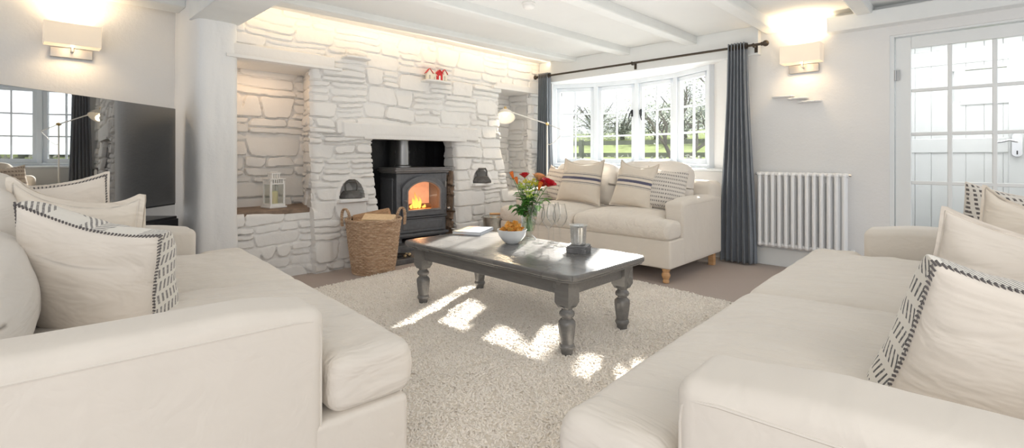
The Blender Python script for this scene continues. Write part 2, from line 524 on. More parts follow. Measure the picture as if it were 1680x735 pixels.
V0 = 4.5
def batter(u, z):
    b = .07 * (1 - sstep(.2, 1.3, z))
    return b
NOOKS = [(2.36, .665, .13, .19), (4.08, .75, .135, .17)]
def LB(Z): return .03 * fbm(Z * 7, Z * 0 + 2.5, 41, 2)
def front():
    res = .0085
    us = np.arange(1.28, 5.36, res); zs = np.arange(-.01, 2.41, res)
    U, Z = np.meshgrid(us, zs, indexing='ij')
    h = stones(U, Z, 1.3, 5.4, 0, 2.42, 21, rows=(.10, .215), wid=(.14, .46))
    # flush the top courses a little
    h = h * (1 - .45 * sstep(1.9, 2.2, Z))
    # smooth lintels: over the left alcove, over the fireplace, over the right niche
    def slab(u0, u1, z0, z1, ht, skew=0):
        nonlocal h
        zz = Z - skew * (U - u0)
        d = np.minimum(np.minimum(U - u0, u1 - U), np.minimum(zz - z0, z1 - zz)) + .004 * fbm(U * 8, Z * 8, 31, 2)
        p = sstep(0, .018, d)
        h = h * (1 - p) + p * (ht + .004 * fbm(U * 5, Z * 7, 33, 2))
    slab(1.2, 2.20, 1.905, 2.045, .035)
    slab(2.27, 4.06, 1.265, 1.43, .028)
    slab(4.36, 5.4, 1.955, 2.05, .018)
    h = h + batter(U, Z)
    # left pier skirt and plain quoin
    h += .05 * sstep(1.9, 1.96, U) * (1 - sstep(2.10, 2.16, U)) * (1 - sstep(.15, .45, Z)) * .5
    # bench front sits slightly back
    bench = (U < 1.975) & (Z < .62)
    h = np.where(bench, h - .075, h)
    jit = .018 * fbm(U * 6, Z * 9, 40, 2)
    # openings: signed distance inside (positive = hole)
    lb = LB(Z)
    batL = .09 * (1 - sstep(.15, 1.0, Z)); batR = .13 * (1 - sstep(.2, 1.2, Z))
    hole1 = np.minimum(np.minimum(U - 1.30, 1.985 + lb * .5 - U), np.minimum(Z - .60, 1.905 - Z))
    hole2 = np.minimum(np.minimum(U - (2.62 + batL * 1.0 + lb), (3.70 - batR * .1 + lb) - U), 1.268 - Z)
    hole3 = np.minimum(np.minimum(U - (4.46 + .13 * (1 - sstep(.3, 1.6, Z)) + lb), 5.03 + lb * .4 - U), np.minimum(Z - .62, 1.955 - Z))
    hole = np.maximum(np.maximum(hole1, hole2), hole3)
    # arrises fall back towards the openings
    side = np.maximum(np.maximum(np.minimum(U - 1.30, 1.985 + lb * .5 - U) + 0 * U, hole2), hole3)
    h = h - .045 * np.exp(-np.clip(-hole, 0, 1) / .014) * (Z < 1.9)
    for (cu, cz, hw, hh) in NOOKS:
        n = np.where((Z > cz), 1 - ((U - cu) / hw) ** 2 - ((Z - cz) / hh) ** 2 * (.8 + .2), -1)
        fr = np.sqrt(np.clip(((U - cu) / (hw + .05)) ** 2 + ((Z - cz) / (hh + .05)) ** 2, 0, 9))
        ring = (1 - sstep(.92, 1.06, fr)) * (Z > cz - .03)
        h = h * (1 - ring * .8) + ring * .8 * (batter(U, Z) + .012)
        h = np.where(n > 0, -.16, h)
    P = np.stack([U, V0 - h, Z], -1)
    # push the quoins of the right pier out sideways with the batter
    Fc = (hole[:-1, :-1] + hole[1:, 1:]) / 2 < .004
    o = link_mesh('wall_back', grid_mesh('wall_back', P, Fc, flip=False), M['stone'], sharp=50)
    struct(o); return o
front()
def jamb(name, u_of, v0, v1, z0, z1, sgn, seed, mat, amp=1.0, front_edge=True):
    """masonry side of an opening; u_of(v,z) gives its plane, sgn the side it faces"""
    vs = np.arange(v0, v1 + .009, .009); zs = np.arange(z0, z1 + .009, .009)
    Vv, Z = np.meshgrid(vs, zs, indexing='ij')
    if front_edge:
        e = V0 + .028 - batter(0, Z); Vv = e + (Vv - v0) / (v1 - v0) * (v1 - e)
    h = stones(Vv, Z, v0, v1, z0, z1, seed, rows=(.09, .2), wid=(.12, .3)) * amp
    h = h - .03 * np.exp(-(Vv - (V0 + .028 - batter(0, Z))) / .015)
    U = u_of(Vv, Z) + sgn * h
    return struct(link_mesh(name, grid_mesh(name, np.stack([U, Vv, Z], -1), flip=(sgn > 0)), mat, sharp=50))
def niche_back(name, u0, u1, z0, z1, v, seed, mat, amp=1.0):
    us = np.arange(u0, u1 + .009, .009); zs = np.arange(z0, z1 + .009, .009)
    U, Z = np.meshgrid(us, zs, indexing='ij')
    h = stones(U, Z, u0, u1, z0, z1, seed, rows=(.1, .22)) * amp
    return struct(link_mesh(name, grid_mesh(name, np.stack([U, v - h, Z], -1)), mat, sharp=50))
# left alcove
niche_back('wall_alcove_back', 1.2, 2.2, .58, 1.95, 5.0, 51, M['stone'])
jamb('wall_alcove_side', lambda v, z: 1.985 + .5 * LB(z) + .24 * (v - 4.5), 4.485, 5.05, .58, 1.95, -1, 52, M['stone'])
m = MB(); m.box2((1.25, 4.44, 1.905), (2.25, 5.1, 1.93)); struct(m.build('wall_alcove_soffit', M['plaster_warm']))
m = MB(); m.prism([(1.25, 4.545), (1.972, 4.525), (2.13, 5.05), (1.25, 5.05)], .56, .605); struct(m.build('trim_10', M['bench_top'], bevel=.008))
# fireplace opening
jamb('wall_hearth_left', lambda v, z: 2.618 + .09 * (1 - sstep(.15, 1.0, z)) + LB(z) + .05 * (v - 4.5), 4.44, 5.3, 0, 1.28, 1, 53, M['stone'])
jamb('wall_hearth_right', lambda v, z: 3.705 + LB(z) * (1 - (v - 4.45) * 8), 4.45, 4.56, 0, 1.28, -1, 54, M['stone'])
jamb('wall_hearth_upper', lambda v, z: 3.70 + 0 * z, 4.53, 4.72, .86, 1.28, -1, 59, M['stone'], 1.0, False)
jamb('wall_hearth_brick', lambda v, z: 3.70 + .0 * z, 4.53, 5.3, 0, .9, -1, 57, M['brick_sooty'], 1.3, False)
m = MB(); m.box2((2.5, 5.12, 0), (3.85, 5.25, 1.35)); m.box2((2.5, 4.62, 1.30), (3.85, 5.2, 1.36)); m.box2((2.5, 4.98, .85), (2.665, 5.2, 1.35)); m.box2((3.655, 4.85, .95), (3.8, 5.2, 1.35))
struct(m.build('wall_hearth_back', M['soot']))
m = MB(); m.box2((2.5, 4.47, 1.262), (3.85, 4.66, 1.30)); struct(m.build('trim_11', M['stone']))
# right niche
niche_back('wall_niche_back', 4.3, 5.2, .58, 2.0, 4.92, 55, M['stone'])
jamb('wall_niche_right', lambda v, z: 5.032 + .4 * LB(z) + 0 * v, 4.485, 4.95, .58, 1.97, -1, 56, M['stone'])
jamb('wall_niche_left', lambda v, z: 4.458 + .13 * (1 - sstep(.3, 1.6, z)) + LB(z) + 0 * v, 4.485, 4.95, .58, 1.97, 1, 58, M['stone'])
m = MB(); m.box2((4.3, 4.46, 1.955), (5.2, 5.0, 1.985)); struct(m.build('wall_niche_soffit', M['plaster_warm']))
m = MB(); m.box2((4.35, 4.5, .58), (5.15, 5.0, .615)); struct(m.build('trim_12', M['plaster_warm'], bevel=.008))
m = MB(); m.box2((1.2, 5.03, 0), (5.9, 5.5, 2.5)); m.box2((1.2, 4.62, 2.0), (5.9, 5.1, 2.5)); struct(m.build('wall_back_core', M['soot']))
# nook linings
for i, (cu, cz, hw, hh) in enumerate(NOOKS):
    m = MB(); m.box2((cu - hw - .02, 4.40, cz - .03), (cu + hw + .02, 4.66, cz + .004)); struct(m.build('trim_%d' % (13 + i), M['plaster'], bevel=.008))
# hearth slab: dark slate with a thick front edge
m = MB(); m.box2((2.66, 4.16, 0), (3.98, 4.50, .052)); struct(m.build('trim_15', M['slate'], bevel=.006))
m = MB(); m.box2((2.6, 4.48, 0), (3.72, 5.15, .12)); struct(m.build('trim_16', M['slate'], bevel=.006))
# projecting slate ledges in the masonry
def ledge(name, c, L, D, T, seed, axis='u', mat='stone'):
    R = random.Random(seed); n = 9; poly = []
    for i in range(n + 1): poly.append((-L / 2 + L * i / n, -D * (1 - .25 * abs(2 * i / n - 1) ** 3) + R.uniform(-.012, .012)))
    poly += [(L / 2, .05), (-L / 2, .05)]
    m = MB(); m.prism(poly, -T / 2, T / 2)
    return struct(m.build(name, M[mat], loc=c, rot=(0, 0, 0 if axis == 'u' else -PI / 2), bevel=.006))
ledge('trim_17', (2.40, 4.49, 2.05), .26, .13, .022, 3)
ledge('trim_18', (3.38, 4.49, 1.925), .34, .13, .022, 4)
for i, (v, z, L, s) in enumerate([(1.40, 1.664, .19, 6), (1.27, 1.636, .17, 7), (1.17, 1.600, .19, 8)]):
    ledge('trim_%d' % (19 + i), (5.3, v, z), L, .09, .016, s, 'v', 'plaster')

# ---------------------------------------------------------------- window wall
WC = (5.892 - 1.917, 3.325); WR = 1.917; HA = math.asin(1.135 / 1.917)
def bow(f, dr=0):
    """f 0..1 from the right end (near the door) to the left end"""
    a = -HA + 2 * HA * f
    return (WC[0] + (WR + dr) * math.cos(a), WC[1] + (WR + dr) * math.sin(a))
SILL, HEAD = .95, 2.115
def plan(name, poly, z0, z1, mat):
    m = MB(); m.prism(poly, z0, z1); return m
mw = MB()
mw.prism([(5.3, .575), (5.75, .575), (5.75, 2.12), (5.53, 2.18), (5.3, 1.95)], 0, 2.5)
mw.prism([(5.3, 4.33), (5.5, 4.47), (5.75, 4.52), (5.75, 5.3), (5.3, 5.3)], 0, 2.5)
outer = [bow(i / 12, .09) for i in range(13)]
mw.prism([(5.3, 1.95)] + outer + [(5.3, 4.33)], 0, SILL - .03)
mw.prism([(5.3, 1.95)] + outer + [(5.3, 4.33)], HEAD, 2.5)
mw.prism([(5.3, -.455), (5.3, -2.2), (5.6, -2.2), (5.6, -.455)], 0, 2.5)
mw.prism([(5.3, -.455), (5.6, -.455), (5.6, .575), (5.3, .575)], 2.125, 2.5)
struct(mw.build('wall_right', M['plaster'], fix=True))
m = MB(); m.prism([(5.27, 1.93)] + [bow(i / 12, .0) for i in range(13)] + [(5.27, 4.36)], SILL - .03, SILL)
struct(m.build('trim_22', M['frame_shaded'], bevel=.006))
m = MB(); m.box2((5.283, .6, 0), (5.301, 1.95, .17)); struct(m.build('baseboard_right', M['wood_white'], bevel=.004))

win = empty('window_1', (0, 0, 0), kind='structure')
def seg(mb, p0, p1, z0, z1, t, inset=(0, 0)):
    """upright rectangular bar/panel between two plan points"""
    d = Vector((p1[0] - p0[0], p1[1] - p0[1])); L = d.length; d /= L; n = Vector((d.y, -d.x)) * t / 2
    a = Vector(p0) + d * inset[0]; b = Vector(p1) - d * inset[1]
    mb.prism([tuple(a - n), tuple(b - n), tuple(b + n), tuple(a + n)], z0, z1)
nodes = [bow(i / 4) for i in range(5)]
fr = MB()
for i, p in enumerate(nodes):
    a = -HA + 2 * HA * i / 4; c, s = math.cos(a), math.sin(a)
    w, t = (.062, .10) if 0 < i < 4 else (.05, .10)
    poly = [(p[0] + c * x - s * y, p[1] + s * x + c * y) for x, y in ((-t / 2, -w / 2), (t / 2, -w / 2), (t / 2, w / 2), (-t / 2, w / 2))]
    fr.prism(poly, SILL, HEAD + .01)
for i in range(4):
    seg(fr, nodes[i], nodes[i + 1], HEAD - .055, HEAD + .01, .10)
    seg(fr, nodes[i], nodes[i + 1], SILL - .01, SILL + .035, .11)
fr.build('window_frame', M['frame_shaded'], win, bevel=.005, fix=True)
for i in range(4):
    p0, p1 = nodes[i], nodes[i + 1]; sb = MB()
    e = .034
    z0, z1 = SILL + .038, HEAD - .058
    L = (Vector(p1) - Vector(p0)).length; st = .052
    seg(sb, p0, p1, z1 - st, z1, .05, (e, e)); seg(sb, p0, p1, z0, z0 + .062, .05, (e, e))
    seg(sb, p0, p1, z0, z1, .05, (e, L - e - st)); seg(sb, p0, p1, z0, z1, .05, (L - e - st, e))
    g0, g1 = z0 + .062, z1 - st
    seg(sb, p0, p1, g0, g1, .028, (L / 2 - .011, L / 2 - .011))
    for k_ in (1, 2): 
        zz = g0 + (g1 - g0) * k_ / 3; seg(sb, p0, p1, zz - .011, zz + .011, .028, (e + st, e + st))
    sash = sb.build('casement', M['frame_shaded'], win, bevel=.004, fix=True)
    pb = MB(); seg(pb, p0, p1, g0, g1, .004, (e + st, e + st)); pb.build('pane', M['pane'], sash, smooth=False)
# wrought-iron casement fasteners either side of the middle post
for sgn in (-1, 1):
    p = bow(.5 + sgn * .028, -.045); hb = MB()
    hb.box((p[0], p[1], 1.665), (.012, .022, .09))
    hb.tube([(p[0] - .015, p[1], 1.68), (p[0] - .04, p[1] + sgn * .005, 1.66), (p[0] - .045, p[1] + sgn * .02, 1.61), (p[0] - .035, p[1] + sgn * .03, 1.56)], [.008, .009, .008, .006], 8)
    hb.sphere((p[0] - .02, p[1], 1.685), .014)
    hb.build('window_handle', M['black_iron'], win)

# ---------------------------------------------------------------- glazed door and porch
door = empty('door_1', (5.36, 0, 0), kind='structure')
DV0, DV1 = -.43, .545
ys = [(.434, .2035), (.174, -.0576), (-.0875, -.318)]
zs_ = [(1.655, 2.0), (1.285, 1.627), (.875, 1.257), (.488, .845)]
m = MB()
X0, X1 = -.02, .025
def vb(v0, v1, z0, z1, x0=X0, x1=X1): m.box2((x0, v0, z0), (x1, v1, z1))
vb(.434, DV1 - .005, .02, 2.10); vb(DV0, -.318, .02, 2.10)
vb(-.318, .434, 2.0, 2.10); vb(-.318, .434, .02, .488)
for a, b in ((.2035, .174), (-.0576, -.0875)): vb(b, a, .488, 2.0, -.012, .018)
for a, b in ((1.627, 1.655), (1.257, 1.285), (.845, .875)): vb(-.318, .434, a, b, -.0115, .0175)
m.build('door_leaf', M['wood_white'], door, bevel=.005, fix=True)
m = MB(); m.box2((.0, -.32, .48), (.004, .436, 2.005)); m.build('pane', M['pane'], door, smooth=False)
m = MB(); m.box2((-.045, DV1 + .0, 0), (.05, DV1 + .035, 2.15)); m.box2((-.045, DV0 - .035, 0), (.05, DV0, 2.15)); m.box2((-.045, DV0, 2.108), (.05, DV1, 2.15))
m.build('door_frame', M['wood_white'], door, bevel=.004, fix=True)
for z in (1.78, .35):
    m = MB(); m.tube([(-.036, DV1 - .006, z - .045), (-.036, DV1 - .006, z + .045)], .009, 8); m.box((-.03, DV1 - .022, z), (.004, .03, .085)); m.build('hinge', M['steel'], door)
# porch walls
m = MB(); m.box2((5.6, .75, 0), (6.9, .85, 2.4)); m.box2((5.6, -1.0, 0), (6.9, -.9, 2.4)); struct(m.build('wall_porch', M['wood_white']))
m = MB(); m.box2((5.6, -1.0, 2.3), (6.9, .85, 2.42)); struct(m.build('ceiling_porch', M['ceil']))
m = MB(); m.box2((5.6, -1.0, -.1), (6.9, .85, .0)); struct(m.build('floor_porch', M['slate']))
door2 = empty('door_2', (6.55, 0, 0), kind='structure')
m = MB()
W0, W1, Z0, Z1 = -.17, .12, 1.62, 1.93          # small light in the plank door
v = .72
def plank(v0, v1, z0, z1):
    m.box2((0, v0, z0), (.04, v1, z1))
n = 13; pw = 1.68 / n
for i in range(n):
    a, b = -.92 + i * pw + .001, -.92 + (i + 1) * pw - .001
    if b < W0 or a > W1: plank(a, b, 0, 2.25)
    else: plank(a, b, 0, Z0); plank(a, b, Z1, 2.25)
m.box2((.041, -1.0, 0), (.06, W0, 2.28)); m.box2((.041, W1, 0), (.06, .85, 2.28)); m.box2((.041, W0, 0), (.06, W1, Z0)); m.box2((.041, W0, Z1), (.06, W1, 2.28)); m.box2((0, W1, Z0), (.041, W1 + .08, Z1)); m.box2((0, W0 - .08, Z0), (.041, W0, Z1))
m.build('plank_panel', M['wood_white'], door2, bevel=.003, fix=True)
m = MB()
for c, d in ((.12, .28), (1.12, 1.26), (2.0, 2.15)): m.box2((-.012, -.18, c), (0, .60, d))
for a, b in ((-.32, -.18), (.60, .74)): m.box2((-.012, a, .12), (0, b, 2.15))
m.build('door_ledge', M['wood_white'], door2, bevel=.004, fix=True)
m = MB(); m.box2((-.015, W0 - .03, Z0 - .03), (.05, W0, Z1 + .03)); m.box2((-.015, W1, Z0 - .03), (.05, W1 + .03, Z1 + .03)); m.box2((-.015, W0, Z0 - .03), (.05, W1, Z0)); m.box2((-.015, W0, Z1), (.05, W1, Z1 + .03))
m.build('window_frame', M['wood_white'], door2, fix=True)
m = MB(); m.box2((.015, W0, Z0), (.02, W1, Z1)); m.build('pane', M['pane'], door2, smooth=False)
hv = -.235
m = MB(); m.prism([(hv + .035 * math.cos(t) , 1.19 + (.075 if math.sin(t) > 0 else -.075) + .035 * math.sin(t)) for t in [2 * PI * i / 24 for i in range(24)]], -.048, -.028, 'x')
m.tube([(-.045, hv, 1.22), (-.085, hv, 1.22), (-.09, hv + .05, 1.235), (-.09, hv + .10, 1.22), (-.088, hv + .135, 1.215)], .0095, 10)
m.build('door_handle', M['chrome'], door2, fix=True)
m = MB(); m.box2((-.0495, hv - .005, 1.10), (-.0475, hv + .005, 1.135)); m.build('keyhole', M['black'], door2, smooth=False)
# ---------------------------------------------------------------- sofas
def sofa(name, loc, rot, L, D, label, aset=.27, aw=.17, arm_h=.70, seat=(.365, .53), seed=0, back_h=.84, cush_h=1.02):
    t = empty(name, loc, (0, 0, rot), label, 'sofa')
    sz = lambda a, b: ([(a[i] + b[i]) / 2 for i in range(3)], [abs(b[i] - a[i]) for i in range(3)])
    c, s = sz((.004, .02, .13), (L - .004, D - .04, seat[0] + .005))
    softbox('base', s, .018, c, M['linen'], t, (24, 12, 3))
    for sd in (0, 1):
        x0, x1 = (0, aw) if sd == 0 else (L - aw, L)
        c, s = sz((x0, aset, .128), (x1, D - .05, arm_h))
        xc = (x0 + x1) / 2
        def wp(V, xc=xc, sd=sd):
            z = V[:, 2]; up = sstep(.35, arm_h, z)
            V = V.copy()
            V[:, 0] += np.where(sd == 0, 1, -1) * .018 * up * (V[:, 0] - xc > 0 if sd == 0 else V[:, 0] - xc < 0)
            V[:, 2] += up * (.010 * fbm(V[:, 1] * 5, V[:, 0] * 8, seed + 3, 2) - .02 * sstep(aset + .25, aset, V[:, 1]))
            V[:, 1] += .004 * fbm(V[:, 0] * 9, z * 6, seed, 2)
            return V
        arm = softbox('arm', s, .036, c, M['linen'], t, (4, 24, 14), (0, 0, .012), warp=wp)
        # welt along the outer edge and down the front of the arm
        xo = x0 if sd == 0 else x1; sg = 1 if sd == 0 else -1
        pts = [(xo + sg * .001, D - .25, arm_h - .042), (xo + sg * .001, aset + .08, arm_h - .046), (xo + sg * .003, aset + .035, arm_h - .052), (xo + sg * .008, aset + .016, arm_h - .068), (xo + sg * .0105, aset + .0105, arm_h - .10), (xo + sg * .0105, aset + .0105, .3), (xo + sg * .0105, aset + .0105, .14)]
        m = MB(); m.tube(pts, .0035, 6); m.build('piping', M['piping'], arm)
    c, s = sz((.006, D - .23, .13), (L - .006, D, back_h))
    softbox('back', s, .06, c, M['linen'], t, (30, 6, 10), (0, 0, .01))
    # T-shaped seat cushions that wrap in front of the arms
    for sd in (0, 1):
        xa, xb = (aw + .006, L / 2 - .007) if sd == 0 else (L / 2 + .007, L - aw - .006)
        bx = [sz((xa, .0, seat[0]), (xb, D - .22, seat[1])) + (.05,)]
        if sd == 0: bx.append(sz((.004, .0, seat[0]), (xb - .2, aset - .012, seat[1])) + (.05,))
        else: bx.append(sz((xa + .2, .0, seat[0]), (L - .004, aset - .012, seat[1])) + (.05,))
        xm = (xa + xb) / 2; hw = (xb - xa) / 2; zc = (seat[0] + seat[1]) / 2; zh = (seat[1] - seat[0]) / 2
        def post(V, xm=xm, hw=hw, sd=sd):
            V = V.copy()
            fx = 1 - np.clip(np.abs(V[:, 0] - xm) / (hw + .02), 0, 1) ** 3.4
            fy = 1 - np.clip(np.abs(V[:, 1] - (D - .22) / 2) / ((D - .22) / 2), 0, 1) ** 2.4
            up = np.clip((V[:, 2] - zc) / zh, -1, 1)
            V[:, 2] += np.clip(up, 0, 1) * (.052 * fx * fy)
            edge = np.clip(np.abs(V[:, 0] - xm) / (hw + .02), 0, 1) ** 6
            wr = .008 * fbm(V[:, 0] * 4, V[:, 1] * 10, seed + 7 + sd, 3) + .006 * fbm(V[:, 0] * 14, V[:, 1] * 4, seed + 11 + sd, 2) * edge
            V[:, 2] += np.clip(up, 0, 1) * wr
            V[:, 1] += -.012 * (1 - np.abs(up)) * (V[:, 1] < .06)
            V[:, 1] += .004 * fbm(V[:, 0] * 9, V[:, 2] * 9, seed + 14, 2) * (V[:, 1] < .1)
            return V
        remesh('seat_cushion', bx, .012, 3, M['linen_seat'], t, post=post)
    # loose back cushions
    for sd in (0, 1):
        xa, xb = (aw + .01, L / 2 - .006) if sd == 0 else (L / 2 + .006, L - aw - .01)
        w = xb - xa; hh = (cush_h if not isinstance(cush_h, tuple) else cush_h[sd]) - seat[1]
        def wp(V, sd=sd):
            V = V.copy()
            V[:, 1] += .012 * fbm(V[:, 0] * 4, V[:, 2] * 9, seed + 20 + sd, 3)
            top = np.clip(V[:, 2] / (hh / 2), -1, 1)
            V[:, 2] += .018 * fbm(V[:, 0] * 4, V[:, 1] * 6, seed + 23 + sd, 2) * (top > 0) + -.03 * (np.abs(V[:, 0]) / (w / 2)) ** 3 * (top > 0)
            return V
        softbox('back_cushion', (w, .21, hh), .085, (0, 0, 0), M['linen_grey'], t, (20, 6, 14), (0, .03, .03), (0, .05, 0), warp=wp,
                loc=((xa + xb) / 2, D - .32, seat[1] + hh / 2 - .01), rot=(-.16, 0, 0))
    # feet: turned at the front, plain tapered blocks at the back
    prof = [(.020, 0), (.026, .004), (.028, .02), (.024, .034), (.030, .044), (.036, .06), (.037, .072), (.031, .086), (.027, .094), (.033, .104), (.036, .116), (.036, .135)]
    for x in (.075, L - .075):
        m = MB(); m.lathe(prof, (x, .085, 0), 20); m.build('leg', M['oak'], t)
        m = MB(); m.prism([(x - .028, D - .13), (x + .028, D - .13), (x + .028, D - .075), (x - .028, D - .075)], 0, .135); m.build('leg', M['oak'], t, bevel=.004)
    return t

sofa('sofa', (.86, 1.235, 0), PI / 2 - .075, 2.06, 1.32, 'cream linen sofa in front of the television with its near arm at the lower left', seed=3, cush_h=(.87, 1.0))
sofa('sofa', (3.83, 3.90, 0), -PI / 2, 2.03, 1.17, 'cream linen sofa under the bow window with four cushions on it', seed=13)
sofa('sofa', (3.45, .745, 0), PI + .027, 2.62, 1.40, 'long cream linen sofa at the right with its back to the glazed door', seed=27)

# ---------------------------------------------------------------- scatter cushions
def dash_mat(name, base, ink, nx, nz, slant, wx, wz, alt=True, jitter=.25):
    t = NT(name); co = t.obj(); s = t.node('ShaderNodeSeparateXYZ'); t.link(co, s.inputs[0])
    jn = t.noise(9, 2, .5, co)
    x = t.math('ADD', t.math('ADD', s.outputs[0], t.math('MULTIPLY', s.outputs[1], t.math('SIGN', s.outputs[0]))), t.math('MULTIPLY', t.math('SUBTRACT', jn, .5), .02 * jitter * 4))
    z = t.math('ADD', s.outputs[2], t.math('MULTIPLY', t.math('SUBTRACT', jn, .5), .02 * jitter))
    zr = t.math('MULTIPLY', z, nz); row = t.math('FLOOR', zr); fz = t.math('FRACT', t.math('ADD', zr, 100))
    sl = slant
    if alt:
        par = t.math('SUBTRACT', t.math('MULTIPLY', t.math('FRACT', t.math('MULTIPLY', t.math('ADD', row, 100), .5)), 4), 1)
        sx = t.math('MULTIPLY', par, sl)
    else: sx = sl
    xr = t.math('ADD', t.math('ADD', t.math('MULTIPLY', x, nx), 100), t.math('MULTIPLY', sx, fz))
    fx = t.math('FRACT', xr)
    a = t.math('LESS_THAN', t.math('ABSOLUTE', t.math('SUBTRACT', fx, .5)), wx / 2)
    b = t.math('LESS_THAN', t.math('ABSOLUTE', t.math('SUBTRACT', fz, .5)), wz / 2)
    f = t.math('MULTIPLY', t.math('MULTIPLY', a, b), t.ramp(t.noise(120, 2, .6, co), [(.25, (.45,) * 3), (.5, (1, 1, 1))]))
    n = t.noise(3, 3, .6, co); bc = t.ramp(n, [(.3, tuple(q * .95 for q in base)), (.7, base)])
    bs = t.bsdf(t.mix(f, bc, c4(ink)), .9, Sheen_Weight=.2)
    n1 = t.bump(t.noise(11, 3, .6, co), .25, .03); t.link(t.bump(t.noise(700, 2, .6, co), .12, .002, n1), bs.inputs['Normal']); return t.m
def stripe_mat(name, base, zc=.03):
    t = NT(name); co = t.obj(); s = t.node('ShaderNodeSeparateXYZ'); t.link(co, s.inputs[0])
    jn = t.noise(160, 2, .5, co)
    z = t.math('ADD', s.outputs[2], t.math('MULTIPLY', t.math('SUBTRACT', jn, .5), .006))
    d = t.math('SUBTRACT', z, zc)
    n = t.noise(3, 3, .6, co); col = t.ramp(n, [(.3, tuple(q * .95 for q in base)), (.7, base)])
    def band(c, w, ink, amt=1.0):
        nonlocal col
        f = t.math('MULTIPLY', t.math('LESS_THAN', t.math('ABSOLUTE', t.math('SUBTRACT', d, c)), w / 2), amt)
        col = t.mix(f, col, c4(ink))
    band(0, .028, (.10, .10, .16)); band(.045, .010, (.26, .25, .25)); band(.060, .004, (.36, .34, .32)); band(-.045, .010, (.26, .25, .25)); band(-.060, .004, (.36, .34, .32))
    bs = t.bsdf(col, .9, Sheen_Weight=.2)
    n1 = t.bump(t.noise(11, 3, .6, co), .25, .03); t.link(t.bump(t.noise(700, 2, .6, co), .12, .002, n1), bs.inputs['Normal']); return t.m
M['cotton'] = m_fabric('unbleached_cotton', (.75, .69, .62), .35, 600, .06)
M['cotton_white'] = m_fabric('pale_cotton', (.76, .69, .60), .45, 600, .05)
M['block_print'] = dash_mat('black_block_print', (.80, .77, .71), (.06, .06, .065), 62, 18, 1.1, .36, .66)
M['block_print2'] = dash_mat('grey_block_print', (.78, .75, .69), (.22, .205, .20), 56, 22, .4, .46, .70)
M['grey_print'] = dash_mat('fine_grey_print', (.70, .66, .61), (.26, .245, .235), 46, 26, .2, .6, .42)
M['brown_print'] = dash_mat('taupe_print', (.74, .66, .58), (.28, .23, .21), 34, 20, .2, .62, .36, False)
M['woven_print'] = dash_mat('woven_dark_print', (.68, .65, .60), (.10, .09, .09), 60, 60, .0, .5, .55, False)
M['navy_stripe'] = stripe_mat('navy_stripe_cotton', (.74, .67, .58))
M['stitch'] = simple('charcoal_stitch', (.11, .10, .10), .9)

